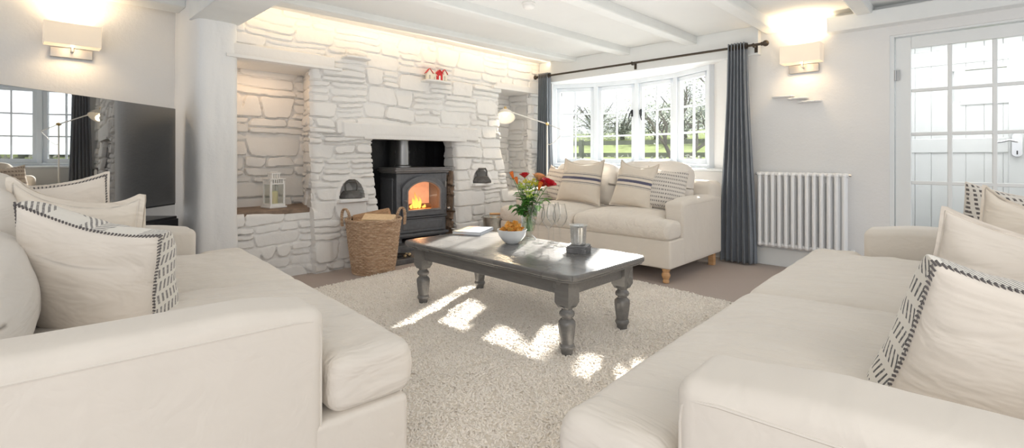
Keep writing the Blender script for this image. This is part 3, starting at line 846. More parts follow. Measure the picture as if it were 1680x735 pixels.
def cushion(label, loc, rot, w, h, tf, tb, front, back, seed=0, af=.42, ab=.42, flange=0, stitch=False, sag=.05, ear=.0):
    N = 44
    e = 1 + flange
    lin = np.linspace(-1, 1, N); p = np.sin(lin * PI / 2)
    if flange:
        p = np.concatenate([[-e, -(1 + flange * .4)], p, [1 + flange * .4, e]])
    S, T = np.meshgrid(p, p, indexing='ij'); n = len(p)
    s1, t1 = np.clip(S, -1, 1), np.clip(T, -1, 1)
    X = w / 2 * S * (1 - .075 * (1 - t1 ** 2) * np.abs(s1)) * (1 - sag * t1)
    Z = h / 2 * T * (1 - .075 * (1 - s1 ** 2) * np.abs(t1)) - .02 * (1 - s1 ** 2) * (T > .5) * 1.0
    Z = Z + ear * (np.abs(s1) ** 4) * sstep(.4, 1, t1)
    base = np.clip((1 - s1 ** 2), 0, 1), np.clip((1 - t1 ** 2), 0, 1)
    prof = lambda a: (base[0] ** a) * (base[1] ** a)
    pf, pb = prof(af), prof(ab)
    bel = 1 + .25 * (-t1)
    wr = fbm(S * 2.2 + seed, T * 2.2, seed, 3); edge = 1 - np.minimum(base[0], base[1])
    wr2 = fbm(S * 6 + seed, T * 6, seed + 5, 2)
    off = .012 * fbm(S * 1.6, T * 1.6, seed + 9, 2)
    Yf = -tf * pf * bel * (1 + .12 * wr) - .007 * wr2 * edge * np.sqrt(np.maximum(pf, 0)) + off
    Yb = tb * pb * bel * (1 + .12 * wr) + .007 * wr2 * edge * np.sqrt(np.maximum(pb, 0)) + off
    if flange:
        fl = np.maximum(np.abs(S), np.abs(T)) > 1.001
        wav = .008 * fbm(S * 5, T * 5, seed + 2, 2)
        Yf = np.where(fl, -.003 + wav + off, Yf); Yb = np.where(fl, .003 + wav + off, Yb)
    Pf = np.stack([X, Yf, Z], -1); Pb = np.stack([X, Yb, Z], -1)
    V = np.concatenate([Pf.reshape(-1, 3), Pb.reshape(-1, 3)])
    F1 = grid_faces(n, n, flip=False); F2 = grid_faces(n, n, flip=True) + n * n
    me = fast_mesh('scatter_cushion', V, np.concatenate([F1, F2]))
    me.polygons.foreach_set('material_index', [0] * len(F1) + [1] * len(F2))
    root = link_mesh('scatter_cushion', me, [front, back], None, loc, rot)
    bm = bmesh.new(); bm.from_mesh(me); bmesh.ops.remove_doubles(bm, verts=bm.verts, dist=.0004); bm.to_mesh(me); bm.free()
    tag(root, label, 'cushion')
    # seam round the edge
    lo = 2 if flange else 0; hi = n - 3 if flange else n - 1
    ring = [(lo, j) for j in range(lo, hi + 1)] + [(i, hi) for i in range(lo + 1, hi + 1)] + [(hi, j) for j in range(hi - 1, lo - 1, -1)] + [(i, lo) for i in range(hi - 1, lo, -1)]
    if stitch:
        m = MB(); pts = [Vector(Pf[i, j] * .5 + Pb[i, j] * .5) for i, j in ring]
        cum = 0; last = 0
        L = [(pts[(q + 1) % len(pts)] - pts[q]).length for q in range(len(pts))]
        step = .011; pos = 0
        for q in range(len(pts)):
            a, b = pts[q], pts[(q + 1) % len(pts)]
            while pos < cum + L[q] - 1e-9:
                c = a.lerp(b, (pos - cum) / max(L[q], 1e-6))
                d = Vector((c.x, 0, c.z)).normalized()
                m.bar(c - d * .006 + Vector((0, .005, 0)), c + d * .006 + Vector((0, .001, 0)), .0038, .004, up=(0, 1, 0)); pos += step
            cum += L[q]
        m.build('blanket_stitch', M['stitch'], root, smooth=False)
    else:
        m = MB(); m.tube([Pf[i, j] * .5 + Pb[i, j] * .5 for i, j in ring], .0028, 5, closed=True); m.build('seam', M['cotton'], root)
    return root

# left sofa (front prints face away up the sofa)
cushion('plain-backed cushion with black stitched edge and dash-printed front, nearest on the left sofa', (.175, 1.98, .695), (-.24, -.22, PI - .80), .45, .42, .16, .085, M['block_print2'], M['cotton'], 3, .17, .5, stitch=True, sag=.02)
cushion('navy-striped cushion with wide hem, second from the near arm of the left sofa', (.17, 2.32, .73), (-.12, -.14, PI - .75), .44, .42, .13, .085, M['navy_stripe'], M['cotton_white'], 7, .18, .5, flange=.11, ear=.02)
cushion('pale printed cushion seen below the television, furthest on the left sofa', (.10, 2.62, .775), (-.08, .06, PI - .05), .42, .44, .07, .08, M['block_print2'], M['cotton'], 12, .35, .5, flange=.06, stitch=True)
# sofa under the window
cushion('taupe dash-printed cushion in the left corner of the window sofa, behind the flowers', (4.53, 3.64, .765), (-.22, .05, -PI / 2 - .35), .42, .42, .08, .06, M['brown_print'], M['cotton'], 15, stitch=False)
cushion('large cream cushion with a navy stripe, second from left on the window sofa', (4.40, 3.19, .80), (-.24, .03, -PI / 2 - .05), .56, .46, .10, .07, M['navy_stripe'], M['cotton'], 18, flange=.05, ear=.02)
cushion('cream navy-striped cushion right of the sofa seam, leaning on a grey one', (4.36, 2.50, .785), (-.28, .10, -PI / 2 + .05), .42, .44, .09, .06, M['navy_stripe'], M['cotton'], 22, flange=.05, ear=.025)
cushion('fine grey dash-printed cushion against the right arm of the window sofa', (4.44, 2.22, .765), (-.26, .12, -PI / 2 + .25), .42, .42, .08, .06, M['grey_print'], M['cotton'], 26, stitch=False)
# right sofa
cushion('plain-backed cushion with black dash-printed side, nearest on the right sofa', (1.36, -.08, .64), (-.30, -.16, PI / 2 + .48), .48, .44, .15, .085, M['block_print'], M['cotton'], 31, .17, .45, stitch=True, sag=.02)
cushion('plain cream cushion with plaited hem, second on the right sofa', (1.68, -.10, .70), (-.10, -.18, PI / 2 + .1), .44, .42, .10, .09, M['cotton'], M['cotton'], 35, .35, .45, flange=.05)
cushion('crumpled cream cushion leaning on a woven one, third on the right sofa', (2.34, -.18, .71), (-.06, -.12, PI / 2 - .05), .42, .42, .10, .09, M['cotton_white'], M['cotton_white'], 38, .35, .5, flange=.05, ear=.03)
cushion('dark dotted woven cushion at the far end of the right sofa', (2.62, -.15, .74), (-.05, -.10, PI / 2), .46, .44, .08, .08, M['woven_print'], M['woven_print'], 41)

# ---------------------------------------------------------------- coffee table
ct = empty('coffee_table', (2.375, 2.265, 0), (0, 0, -.01), 'dark grey painted wooden coffee table with four turned legs on the rug', 'coffee table')
def table_top():
    V, F = softbox_data(.76, 1.56, .034, .012, (20, 30, 1))
    a, b = .76 / 2, 1.56 / 2; r = .06
    x, y = V[:, 0], V[:, 1]
    qx = np.clip(x, -(a - r), a - r); qy = np.clip(y, -(b - r), b - r); dx, dy = x - qx, y - qy
    L = np.hypot(dx, dy); li = np.maximum(np.abs(dx), np.abs(dy)); k_ = np.where(L > 1e-6, li / np.maximum(L, 1e-6), 1)
    V[:, 0] = qx + dx * k_; V[:, 1] = qy + dy * k_
    return V, F
V_, F_ = table_top(); V_[:, 2] += .453
tt = link_mesh('tabletop', weld(fast_mesh('tabletop', V_, F_)), M['table'], ct, sharp=50)
V2, F2 = table_top(); V2 = V2 * np.array([.975, .988, .35]); V2[:, 2] += .431
link_mesh('moulding', weld(fast_mesh('moulding', V2, F2)), M['table'], tt)
LX, LY = .275, .66
for sx in (-1, 1):
    m = MB(); m.box((sx * (LX + .012), 0, .385), (.022, 2 * LY - .06, .095)); m.build('apron', M['table'], ct, bevel=.003)
for sy in (-1, 1):
    m = MB(); m.box((0, sy * (LY + .012), .385), (2 * LX - .06, .022, .095)); m.build('apron', M['table'], ct, bevel=.003)
LEG = [(.020, 0), (.026, .004), (.030, .022), (.033, .042), (.040, .052), (.043, .062), (.040, .073), (.035, .078), (.037, .09), (.044, .14), (.0475, .178), (.046, .194), (.036, .206), (.029, .212), (.030, .218), (.040, .226), (.043, .236), (.040, .247), (.031, .254), (.029, .262), (.036, .27), (.043, .276), (.045, .281)]
for sx in (-1, 1):
    for sy in (-1, 1):
        m = MB(); m.lathe(LEG, (sx * LX, sy * LY, 0), 28)
        w = .047; cx, cy = sx * LX, sy * LY
        sq = lambda ww, z: [(cx - ww, cy - ww, z), (cx + ww, cy - ww, z), (cx + ww, cy + ww, z), (cx - ww, cy + ww, z)]
        vs = sq(.034, .270) + sq(.047, .298) + sq(.047, .436)
        m.add(vs, [(3, 2, 1, 0), (8, 9, 10, 11)] + [(r0 + i, r0 + (i + 1) % 4, r0 + 4 + (i + 1) % 4, r0 + 4 + i) for r0 in (0, 4) for i in range(4)])
        m.build('leg', M['table'], ct, sharp=40)

# ---------------------------------------------------------------- shaggy rug
def rug():
    A, B, C, D = np.array([1.69, 3.87]), np.array([3.93, 4.03]), np.array([3.57, .30]), np.array([.66, .40])
    n, m = 300, 330
    s, t = np.meshgrid(np.linspace(0, 1, n), np.linspace(0, 1, m), indexing='ij')
    # rounded ragged outline
    def pt(s, t):
        return (A * (1 - s)[..., None] + B * s[..., None]) * (1 - t)[..., None] + (D * (1 - s)[..., None] + C * s[..., None]) * t[..., None]
    P2 = pt(s, t)
    ed = np.minimum(np.minimum(s, 1 - s) * 2.6, np.minimum(t, 1 - t) * 3.4)
    P2 = P2 + (.03 * np.stack([fbm(t * 30, s * 30, 3, 2), fbm(s * 30, t * 30, 5, 2)], -1)) * (ed < .01)[..., None]
    z = .018 + .008 * fbm(P2[..., 0] * 30, P2[..., 1] * 30, 8, 2)
    z = z * sstep(0, .03, ed)
    r = link_mesh('shag_rug', grid_mesh('shag_rug', np.concatenate([P2, z[..., None]], -1), flip=True), M['rug_base'])
    tag(r, 'thick cream shag rug under the coffee table', 'rug')
    # pile: bent tufts, uncountable
    R = np.random.RandomState(5); K = 105000
    s = R.rand(K); t = R.rand(K)
    # more tufts where the rug comes close
    p = pt(s, t); ed = np.minimum(np.minimum(s, 1 - s) * 2.6, np.minimum(t, 1 - t) * 3.4)
    ang = fbm(p[:, 0] * 11, p[:, 1] * 11, 12, 2) * 6 + R.rand(K) * 4.5
    ln = .011 + .012 * R.rand(K); w = .0038 + .0028 * R.rand(K)
    dx, dy = np.cos(ang), np.sin(ang)
    rings = 3; sides = 4; VV = np.zeros((K, rings, sides, 3))
    for i in range(rings):
        f = i / (rings - 1)
        cx = p[:, 0] + dx * ln * (f ** 1.5) * .75; cy = p[:, 1] + dy * ln * (f ** 1.5) * .75
        cz = .011 + ln * (f - .28 * f * f) * .95
        rad = w * (.8 + .5 * math.sin(PI * min(f * 1.1, 1)) - .35 * f)
        for k_ in range(sides):
            a = 2 * PI * k_ / sides
            VV[:, i, k_, 0] = cx + rad * math.cos(a); VV[:, i, k_, 1] = cy + rad * math.sin(a); VV[:, i, k_, 2] = cz + rad * .5 * (dx * -math.cos(a) + dy * -math.sin(a)) * f
    idx = (np.arange(K) * rings * sides)[:, None]
    q = []
    for i in range(rings - 1):
        for k_ in range(sides):
            q.append([i * sides + k_, i * sides + (k_ + 1) % sides, (i + 1) * sides + (k_ + 1) % sides, (i + 1) * sides + k_])
    q.append([(rings - 1) * sides + 0, (rings - 1) * sides + 1, (rings - 1) * sides + 2, (rings - 1) * sides + 3])
    F = (idx[:, None, :] + np.array(q)[None]).reshape(-1, 4)
    pile = link_mesh('pile', fast_mesh('pile', VV.reshape(-1, 3), F), M['rug'], r)
    pile['kind'] = 'stuff'
    return r
def m_rug(name, c):
    t = NT(name); v = t.obj(); n = t.noise(160, 2, .6, v); n2 = t.noise(4, 2, .5, v)
    f = t.math('ADD', t.math('MULTIPLY', n, .75), t.math('MULTIPLY', n2, .25))
    t.bsdf(t.ramp(f, [(.3, tuple(x * .84 for x in c)), (.6, c)]), .95, Sheen_Weight=.2); return t.m
M['rug'] = m_rug('rug_wool', (.90, .85, .785)); M['rug_base'] = m_rug('rug_backing_wool', (.74, .68, .60))
rug()
# ---------------------------------------------------------------- wood-burning stove
def arch(w, z0, z1, rise, n=16):
    """closed outline: flat bottom, straight sides, arched top; x,z"""
    pts = [(-w / 2, z0), (w / 2, z0), (w / 2, z1 - rise)]
    for i in range(1, n):
        x = w / 2 - w * i / n; pts.append((x, z1 - rise + rise * (1 - (2 * x / w) ** 2) ** .75))
    pts.append((-w / 2, z1 - rise)); return pts
def ring_prism(m, outer, inner, y0, y1):
    n = len(outer); vs = [(p[0], y0, p[1]) for p in outer] + [(p[0], y0, p[1]) for p in inner] + [(p[0], y1, p[1]) for p in outer] + [(p[0], y1, p[1]) for p in inner]
    fs = []
    for i in range(n):
        j = (i + 1) % n
        fs += [(i, j, n + j, n + i), (2 * n + j, 2 * n + i, 3 * n + i, 3 * n + j), (j, i, 2 * n + i, 2 * n + j), (n + i, n + j, 3 * n + j, 3 * n + i)]
    m.add(vs, fs)
def stove():
    t = empty('wood_stove', (3.295, 4.60, .12), (0, 0, -.10), 'black cast-iron wood-burning stove with arched glass door in the fireplace', 'stove')
    W, Dp = .65, .40; Z0, Z1 = .045, .775
    m = MB()
    m.box2((-W / 2, .02, Z0), (-W / 2 + .03, Dp, Z1)); m.box2((W / 2 - .03, .02, Z0), (W / 2, Dp, Z1)); m.box2((-W / 2, Dp - .02, Z0), (W / 2, Dp, Z1))
    m.box2((-W / 2, .02, Z1 - .06), (W / 2, Dp, Z1)); m.box2((-W / 2, .01, Z0), (W / 2, Dp, .27))
    m.box2((-W / 2, .0, .27), (-W / 2 + .085, .03, Z1)); m.box2((W / 2 - .085, .0, .27), (W / 2, .03, Z1)); m.box2((-W / 2, .0, .70), (W / 2, .03, Z1))
    ring_prism(m, arch(.60, .272, .77, .001), arch(.50, .30, .725, .12), -.006, .022)
    m.build('stove_body', M['iron'], t, bevel=.006, fix=True)
    for sx in (-1, 1):
        m = MB(); m.box((sx * (W / 2 + .004), .21, .52), (.012, .27, .40)); m.box((sx * (W / 2 + .007), .21, .70), (.016, .30, .02)); m.box((sx * (W / 2 + .007), .21, .33), (.016, .30, .02))
        m.build('side_panel', M['iron'], t, bevel=.004, fix=True)
        m = MB(); m.prism([(sx * W / 2 * 1.0, -.012), (sx * (W / 2 - .06), -.012), (sx * (W / 2 - .06), .03), (sx * W / 2, .03)], .27, Z1); m.build('corner_post', M['iron'], t, bevel=.01, fix=True)
    m = MB()
    m.box((0, .19, Z1 + .012), (W + .03, Dp + .05, .024)); m.box((0, .19, Z1 + .032), (W + .075, Dp + .09, .022)); m.box((0, .19, Z1 + .052), (W + .04, Dp + .06, .02))
    m.build('top_plate', M['iron_top'], t, bevel=.007, seg=3, fix=True)
    # door
    d = empty('door', (.0, -.028, 0)); d.parent = t
    o = arch(.54, .29, .745, .13); i_ = arch(.405, .365, .675, .10)
    m = MB(); ring_prism(m, o, i_, -.02, .02); m.build('door_frame', M['iron'], d, bevel=.006, fix=True)
    o2 = arch(.445, .345, .695, .11); m = MB(); ring_prism(m, o2, i_, -.03, -.018); m.build('inner_moulding', M['iron_top'], d, bevel=.004, fix=True)
    gl = arch(.41, .362, .678, .10); m = MB(); m.prism(gl, .004, .008, 'y'); m.build('door_glass', M['stove_glass'], d, smooth=False, fix=True)
    for z in (.38, .64):
        m = MB(); m.tube([(.285, -.012, z - .035), (.285, -.012, z + .035)], .013, 10); m.build('hinge', M['iron_top'], d)
    m = MB(); m.tube([(.30, -.02, .36), (.30, -.05, .36)], .008, 8); m.sphere((.30, -.06, .36), .018); m.build('knob', M['steel'], d)
    m = MB(); m.tube([(-.245, -.02, .47), (-.245, -.045, .47)], .008, 8); m.sphere((-.245, -.055, .47), .015); m.build('knob', M['iron_top'], d)
    # lower ash door and plinth
    m = MB(); m.box((0, -.005, .185), (W - .06, .03, .15)); m.box((0, -.018, .185), (W - .14, .014, .09)); m.box((0, -.012, .273), (W - .02, .05, .018))
    m.build('ash_door', M['iron'], t, bevel=.006, fix=True)
    m = MB(); m.box((0, .18, .085), (W + .02, Dp + .04, .03)); m.build('plinth', M['iron'], t, bevel=.005, fix=True)
    for sx in (-1, 1):
        for y in (.03, .34):
            m = MB(); m.lathe([(.03, 0), (.022, .02), (.028, .055)], (sx * (W / 2 - .06), y, 0), 12); m.build('foot', M['iron'], t)
    m = MB(); m.lathe([(.078, .83), (.078, 1.0)], (-.12, .24, 0), 32); m.lathe([(.083, 1.0), (.083, 1.012), (.083, 1.03)], (-.12, .24, 0), 32); m.lathe([(.075, 1.03), (.075, 1.3)], (-.12, .24, 0), 32); m.lathe([(.10, .84), (.10, .852), (.085, .865), (.078, .865)], (-.12, .24, 0), 32)
    m.build('flue_pipe', M['flue'], t, sharp=30)
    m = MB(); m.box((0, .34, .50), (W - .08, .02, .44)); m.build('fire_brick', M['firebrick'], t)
    m = MB(); m.box((0, .18, .315), (W - .08, .30, .03)); m.build('grate', M['ember'], t)
    return t
M['stove_glass'] = m_thin_glass('stove_glass', (1, .94, .86), .9, .06)
M['flue'] = simple('flue_steel', (.36, .36, .36), .38, .9)
M['firebrick'] = simple('firelit_brick', (.62, .44, .36), .9, nscale=7, namt=.25, Emission_Color=(1, .50, .34, 1), Emission_Strength=.38)  # firelight on the stove's back wall is put into the brick's emission
t_ = NT('ember_bed'); n_ = t_.noise(30, 4, .7, t_.obj())
t_.bsdf((.05, .02, .01), .9, Emission_Color=t_.ramp(n_, [(.4, (.25, .03, .0)), (.62, (1, .32, .04))]), Emission_Strength=2.2); M['ember'] = t_.m
t_ = NT('flame'); s_ = t_.node('ShaderNodeSeparateXYZ'); t_.link(t_.obj(), s_.inputs[0])
zz_ = t_.math('MULTIPLY', s_.outputs[2], 6.0)
e_ = t_.node('ShaderNodeEmission'); t_.link(t_.ramp(zz_, [(0, (1, .50, .10)), (.45, (1, .46, .09)), (1, (1, .24, .03))]), e_.inputs[0]); e_.inputs[1].default_value = 2.0
tr_ = t_.node('ShaderNodeBsdfTransparent'); mx_ = t_.node('ShaderNodeMixShader'); lw_ = t_.node('ShaderNodeLayerWeight'); lw_.inputs['Blend'].default_value = .35
t_.link(t_.math('SUBTRACT', 1.0, t_.math('POWER', lw_.outputs['Facing'], .8)), mx_.inputs[0]); t_.link(tr_.outputs[0], mx_.inputs[1]); t_.link(e_.outputs[0], mx_.inputs[2]); t_.link(mx_.outputs[0], t_.out.inputs['Surface']); M['flame'] = t_.m
stove()
M['bark'] = m_wood('split_log', (.30, .17, .09), (.52, .33, .19), (4, 4, 20), .8)
M['log_end'] = m_wood('pale_split_wood', (.66, .46, .27), (.80, .60, .38), (3, 3, 20), .75)
M['charred'] = simple('charred_wood', (.03, .02, .015), .9, nscale=20, namt=.6, Emission_Color=(1, .25, .03, 1), Emission_Strength=.12)
def log(label, loc, rot, L, r, seed, mats=('bark',), cat='log', group=None):
    R = random.Random(seed); m = MB()
    poly = [(r * math.cos(a) * R.uniform(.85, 1.1), r * math.sin(a) * R.uniform(.8, 1.1)) for a in (0.1, .8, 1.5, 2.2, 2.9, 3.5, 5.6)]
    m.prism(poly, -L / 2, L / 2, 'x')
    return tag(m.build('firewood_log', [M[x] for x in mats], None, loc, rot, bevel=.004, sharp=30, fix=True), label, cat, group)
for i, (x, y, a, l) in enumerate([(3.245, 4.74, .25, 'charred log burning at the left inside the stove'), (3.385, 4.77, -.3, 'charred log burning at the right inside the stove')]):
    log(l, (x, y, .49), (0, 0, a), .26, .04, 40 + i, ('charred',))
def flame(m, x, y, h, w, seed):
    R = random.Random(seed); n = 14; N = 10; vs = []; fs = []; ph = R.uniform(0, 6); wv = R.uniform(.012, .03)
    for i in range(n):
        f = i / (n - 1); r = w * (math.sin(PI * min(1, f * .85 + .15)) ** .9) * (1 - f) ** .55 * 1.3
        cx = x + wv * math.sin(f * 4.5 + ph) * f
        for k_ in range(N):
            a = 2 * PI * k_ / N; vs.append((cx + r * math.cos(a), y + r * .45 * math.sin(a), h * f))
    for i in range(n - 1):
        for k_ in range(N): fs.append((i * N + k_, i * N + (k_ + 1) % N, (i + 1) * N + (k_ + 1) % N, (i + 1) * N + k_))
    m.add(vs, fs)
m = MB()
for a in [(0, 0, .20, .024, 1), (.026, -.02, .15, .020, 2), (-.028, .01, .14, .020, 3), (.012, .03, .12, .018, 8), (.058, .02, .085, .020, 4), (-.07, 0, .07, .020, 5), (.10, 0, .045, .022, 6), (-.12, .01, .04, .026, 7), (.13, .02, .03, .022, 9)]: flame(m, *a)
fl = m.build('fire', M['flame'], None, (3.28, 4.69, .485)); tag(fl, 'orange flames behind the glass of the stove', 'fire', kind='stuff')

# ---------------------------------------------------------------- log basket
M['wicker'] = None
t_ = NT('wicker'); v_ = t_.obj((1, 1, 5)); n1_ = t_.noise(14, 3, .6, v_); n2_ = t_.noise(60, 3, .6, t_.obj((1, 1, 3)))
f_ = t_.math('ADD', t_.math('MULTIPLY', n1_, .6), t_.math('MULTIPLY', n2_, .4))
t_.bsdf(t_.ramp(f_, [(.3, (.24, .145, .085)), (.5, (.46, .31, .20)), (.68, (.68, .54, .40))]), .6); M['wicker'] = t_.m
def basket():
    t = empty('wicker_basket', (2.40, 4.12, 0), (0, 0, .1), 'brown wicker log basket with two loop handles left of the stove', 'basket')
    nz, st = 31, 56; n = st * 8; m_ = nz * 7; hgt = .50
    zi, ai = np.meshgrid(np.linspace(0, 1, m_), np.linspace(0, 2 * PI, n, endpoint=False), indexing='ij')
    R0 = .185 + .065 * zi ** .8
    row = np.floor(zi * nz * .9999); fz = zi * nz - row
    th = ai * st / 2
    wv = np.cos(th + row * PI)
    strand = np.sqrt(np.clip(1 - (2 * fz - 1) ** 2, 0, 1))
    r = R0 + .0055 * wv * strand + .009 * strand - .006
    r = r * (1 + .015 * fbm(ai * 2, zi * 3, 3, 2))
    zz = zi * hgt + .004 * fbm(ai * 4, zi * 6, 7, 2)
    P = np.stack([r * np.cos(ai), r * np.sin(ai), zz], -1)
    b = link_mesh('basket_body', grid_mesh('basket_body', P, wrap_m=True, flip=True), M['wicker'], t)
    # inside wall and base
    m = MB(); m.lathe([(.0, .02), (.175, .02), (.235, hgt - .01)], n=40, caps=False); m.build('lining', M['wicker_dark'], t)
    for k_ in range(3):
        m = MB(); m.tube([((.252) * math.cos(a) + .004 * math.cos(9 * a + k_ * 2.1) * math.cos(a), .252 * math.sin(a) + .004 * math.cos(9 * a + k_ * 2.1) * math.sin(a), hgt - .006 + .008 * math.sin(9 * a + k_ * 2.1)) for a in [2 * PI * q / 160 for q in range(160)]], .0075, 7, closed=True)
        m.build('rim', M['wicker'], t)
    m = MB(); m.tube([(.19 * math.cos(a), .19 * math.sin(a), .008) for a in [2 * PI * q / 60 for q in range(60)]], .009, 7, closed=True); m.build('foot_rim', M['wicker'], t)
    for sd in (-1, 1):
        a0 = -.66 + (0 if sd > 0 else PI)      # handles left and right as seen from the sofas
        ex = Vector((math.cos(a0), math.sin(a0), 0)); ey = (Vector((-math.sin(a0), math.cos(a0), 0)) * .66 + ex * sd * .75)
        m = MB()
        for k_ in range(3):
            pts = []
            for q in range(31):
                f = q / 30; a = PI * f
                c = ex * (.245 + .012 * math.sin(a)) + ey * (.052 * math.cos(a)) * (1.0 + .15 * math.sin(a)) + Vector((0, 0, hgt - .07 + .165 * math.sin(a) ** .8))
                tw = f * 34 + k_ * 2.09; pts.append(c + ex * .007 * math.cos(tw) + ey * .007 * math.sin(tw))
            m.tube(pts, .0075, 7)
        m.build('handle', M['wicker'], t)
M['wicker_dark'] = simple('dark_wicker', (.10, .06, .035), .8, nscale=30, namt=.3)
basket()
log('reddish split log lying crosswise at the back of the wicker basket', (2.43, 4.20, .50), (0.3, -.20, -.75), .34, .06, 61)
log('dark split log sunk low on the left in the wicker basket', (2.33, 4.16, .44), (0.1, .1, .5), .26, .055, 64)
log('dark split log sunk low on the right in the wicker basket', (2.50, 4.05, .43), (0.1, -.1, .9), .26, .055, 66)
def billet():
    m = MB(); m.box((0, 0, 0), (.29, .12, .055)); o = m.build('firewood_log', M['log_end'], None, (2.395, 4.02, .50), (.35, .03, -.80), bevel=.006, fix=True)
    return tag(o, 'pale flat split log on top at the front of the wicker basket', 'log')
billet()

# fire irons lying on the hearth slab
def poker(label, p0, p1, r, knob, mat):
    m = MB(); m.tube([p0, p1], r, 8); o = m.build('fire_iron', M[mat], None); 
    q = MB(); q.sphere(p1, knob, sc=(1, 1, .9)); q.build('knob', M['brass_dull'], o); return tag(o, label, 'fire iron')
M['brass_dull'] = simple('dull_brass', (.42, .33, .20), .35, .9)
poker('longest dark fire iron lying on the slate hearth right of the basket', (2.78, 4.42, .066), (2.80, 4.20, .074), .010, .018, 'black_iron')
poker('brass-knobbed fire iron lying at the front on the slate hearth', (2.72, 4.28, .066), (2.86, 4.215, .078), .011, .022, 'black_iron')
poker('short fire iron at the back of the little pile on the slate hearth', (2.76, 4.45, .066), (2.88, 4.30, .072), .009, .014, 'black_iron')

# ---------------------------------------------------------------- lanterns, flat irons, ornament
def lantern(label, loc, rz, s=1.0):
    t = empty('lantern', loc, (0, 0, rz), label, 'lantern'); t.scale = (s, s, s)
    w = .062
    m = MB(); m.box((0, 0, .008), (.165, .165, .016)); m.box((0, 0, .022), (.145, .145, .014)); m.build('base', M['white_tin'], t, bevel=.003, fix=True)
    m = MB()
    for x in (-w, w):
        for y in (-w, w): m.box((x, y, .135), (.016, .016, .22))
    for s_ in (-1, 1):
        m.box((s_ * w, 0, .222), (.014, 2 * w, .012)); m.box((0, s_ * w, .222), (2 * w, .014, .012)); m.box((s_ * w, 0, .034), (.014, 2 * w, .012)); m.box((0, s_ * w, .034), (2 * w, .014, .012))
    m.build('frame', M['white_tin'], t, bevel=.002, fix=True)
    m = MB()
    for k_ in range(6):
        p = -w + 2 * w * (k_ + .5) / 6
        for s_ in (-1, 1): m.box((p, s_ * w, .245), (.009, .010, .038)); m.box((s_ * w, p, .245), (.010, .009, .038))
    m.box((0, 0, .268), (.148, .148, .010)); m.build('vent_gallery', M['white_tin'], t, bevel=.001, fix=True)
    m = MB()
    for k_ in range(4):
        p = -.032 + .064 * k_ / 3
        for s_ in (-1, 1): m.box((p, s_ * .034, .29), (.010, .008, .045)); m.box((s_ * .034, p, .29), (.008, .010, .045))
    m.box((0, 0, .318), (.085, .085, .012)); m.tube([(-.035, 0, .322), (-.035, 0, .335), (.035, 0, .335), (.035, 0, .322)], .004, 6); m.build('cap', M['white_tin'], t, bevel=.002, fix=True)
    m = MB(); 
    for s_ in (-1, 1): m.box((s_ * w, 0, .128), (.002, 2 * w - .016, .18)); m.box((0, s_ * w, .128), (2 * w - .016, .002, .18))
    m.build('pane', M['lantern_glass'], t, smooth=False)
    m = MB(); m.lathe([(.032, .03), (.034, .034), (.034, .15), (.028, .154), (.01, .15)], n=20); m.tube([(0, 0, .15), (.002, 0, .165)], .0015, 5); m.build('candle', M['candle'], t)
lantern('white tin candle lantern on the shelf of the left alcove', (1.735, 4.76, .606), .15)
lantern('white candle lantern half hidden behind the flowers, in the right niche', (4.62, 4.70, .616), .1, .9)

def flat_iron(label, loc, rz, s=1.0):
    t = empty('flat_iron', loc, (0, 0, rz), label, 'flat iron'); t.scale = (s,) * 3
    o = [(-.085, -.05), (.0, -.052), (.06, -.03), (.098, 0), (.06, .03), (.0, .052), (-.085, .05)]
    m = MB(); vs = [(x, y, 0) for x, y in o] + [(x, y, .022) for x, y in o] + [(x * .82, y * .72, .05) for x, y in o] + [(x * .7, y * .55, .066) for x, y in o]; n = len(o)
    fs = [tuple(reversed(range(n))), tuple(range(3 * n, 4 * n))] + [(r * n + i, r * n + (i + 1) % n, (r + 1) * n + (i + 1) % n, (r + 1) * n + i) for r in range(3) for i in range(n)]
    m.add(vs, fs); m.build('sole', M['old_iron'], t, bevel=.003, fix=True)
    m = MB(); m.tube([(-.05, 0, .06), (-.055, 0, .12), (-.04, 0, .145), (.03, 0, .145), (.05, 0, .12), (.045, 0, .06)], [.008, .008, .010, .010, .008, .008], 8); m.build('handle', M['old_iron'], t)
M['old_iron'] = simple('old_grey_iron', (.12, .115, .11), .5, .5, nscale=25, namt=.35, bump=.2, bscale=90)
flat_iron('old flat iron in the arched nook above the wicker basket', (2.36, 4.48, .672), 2.75, 1.12)
flat_iron('old flat iron in the arched nook right of the stove', (4.08, 4.45, .757), 2.75, 1.2)

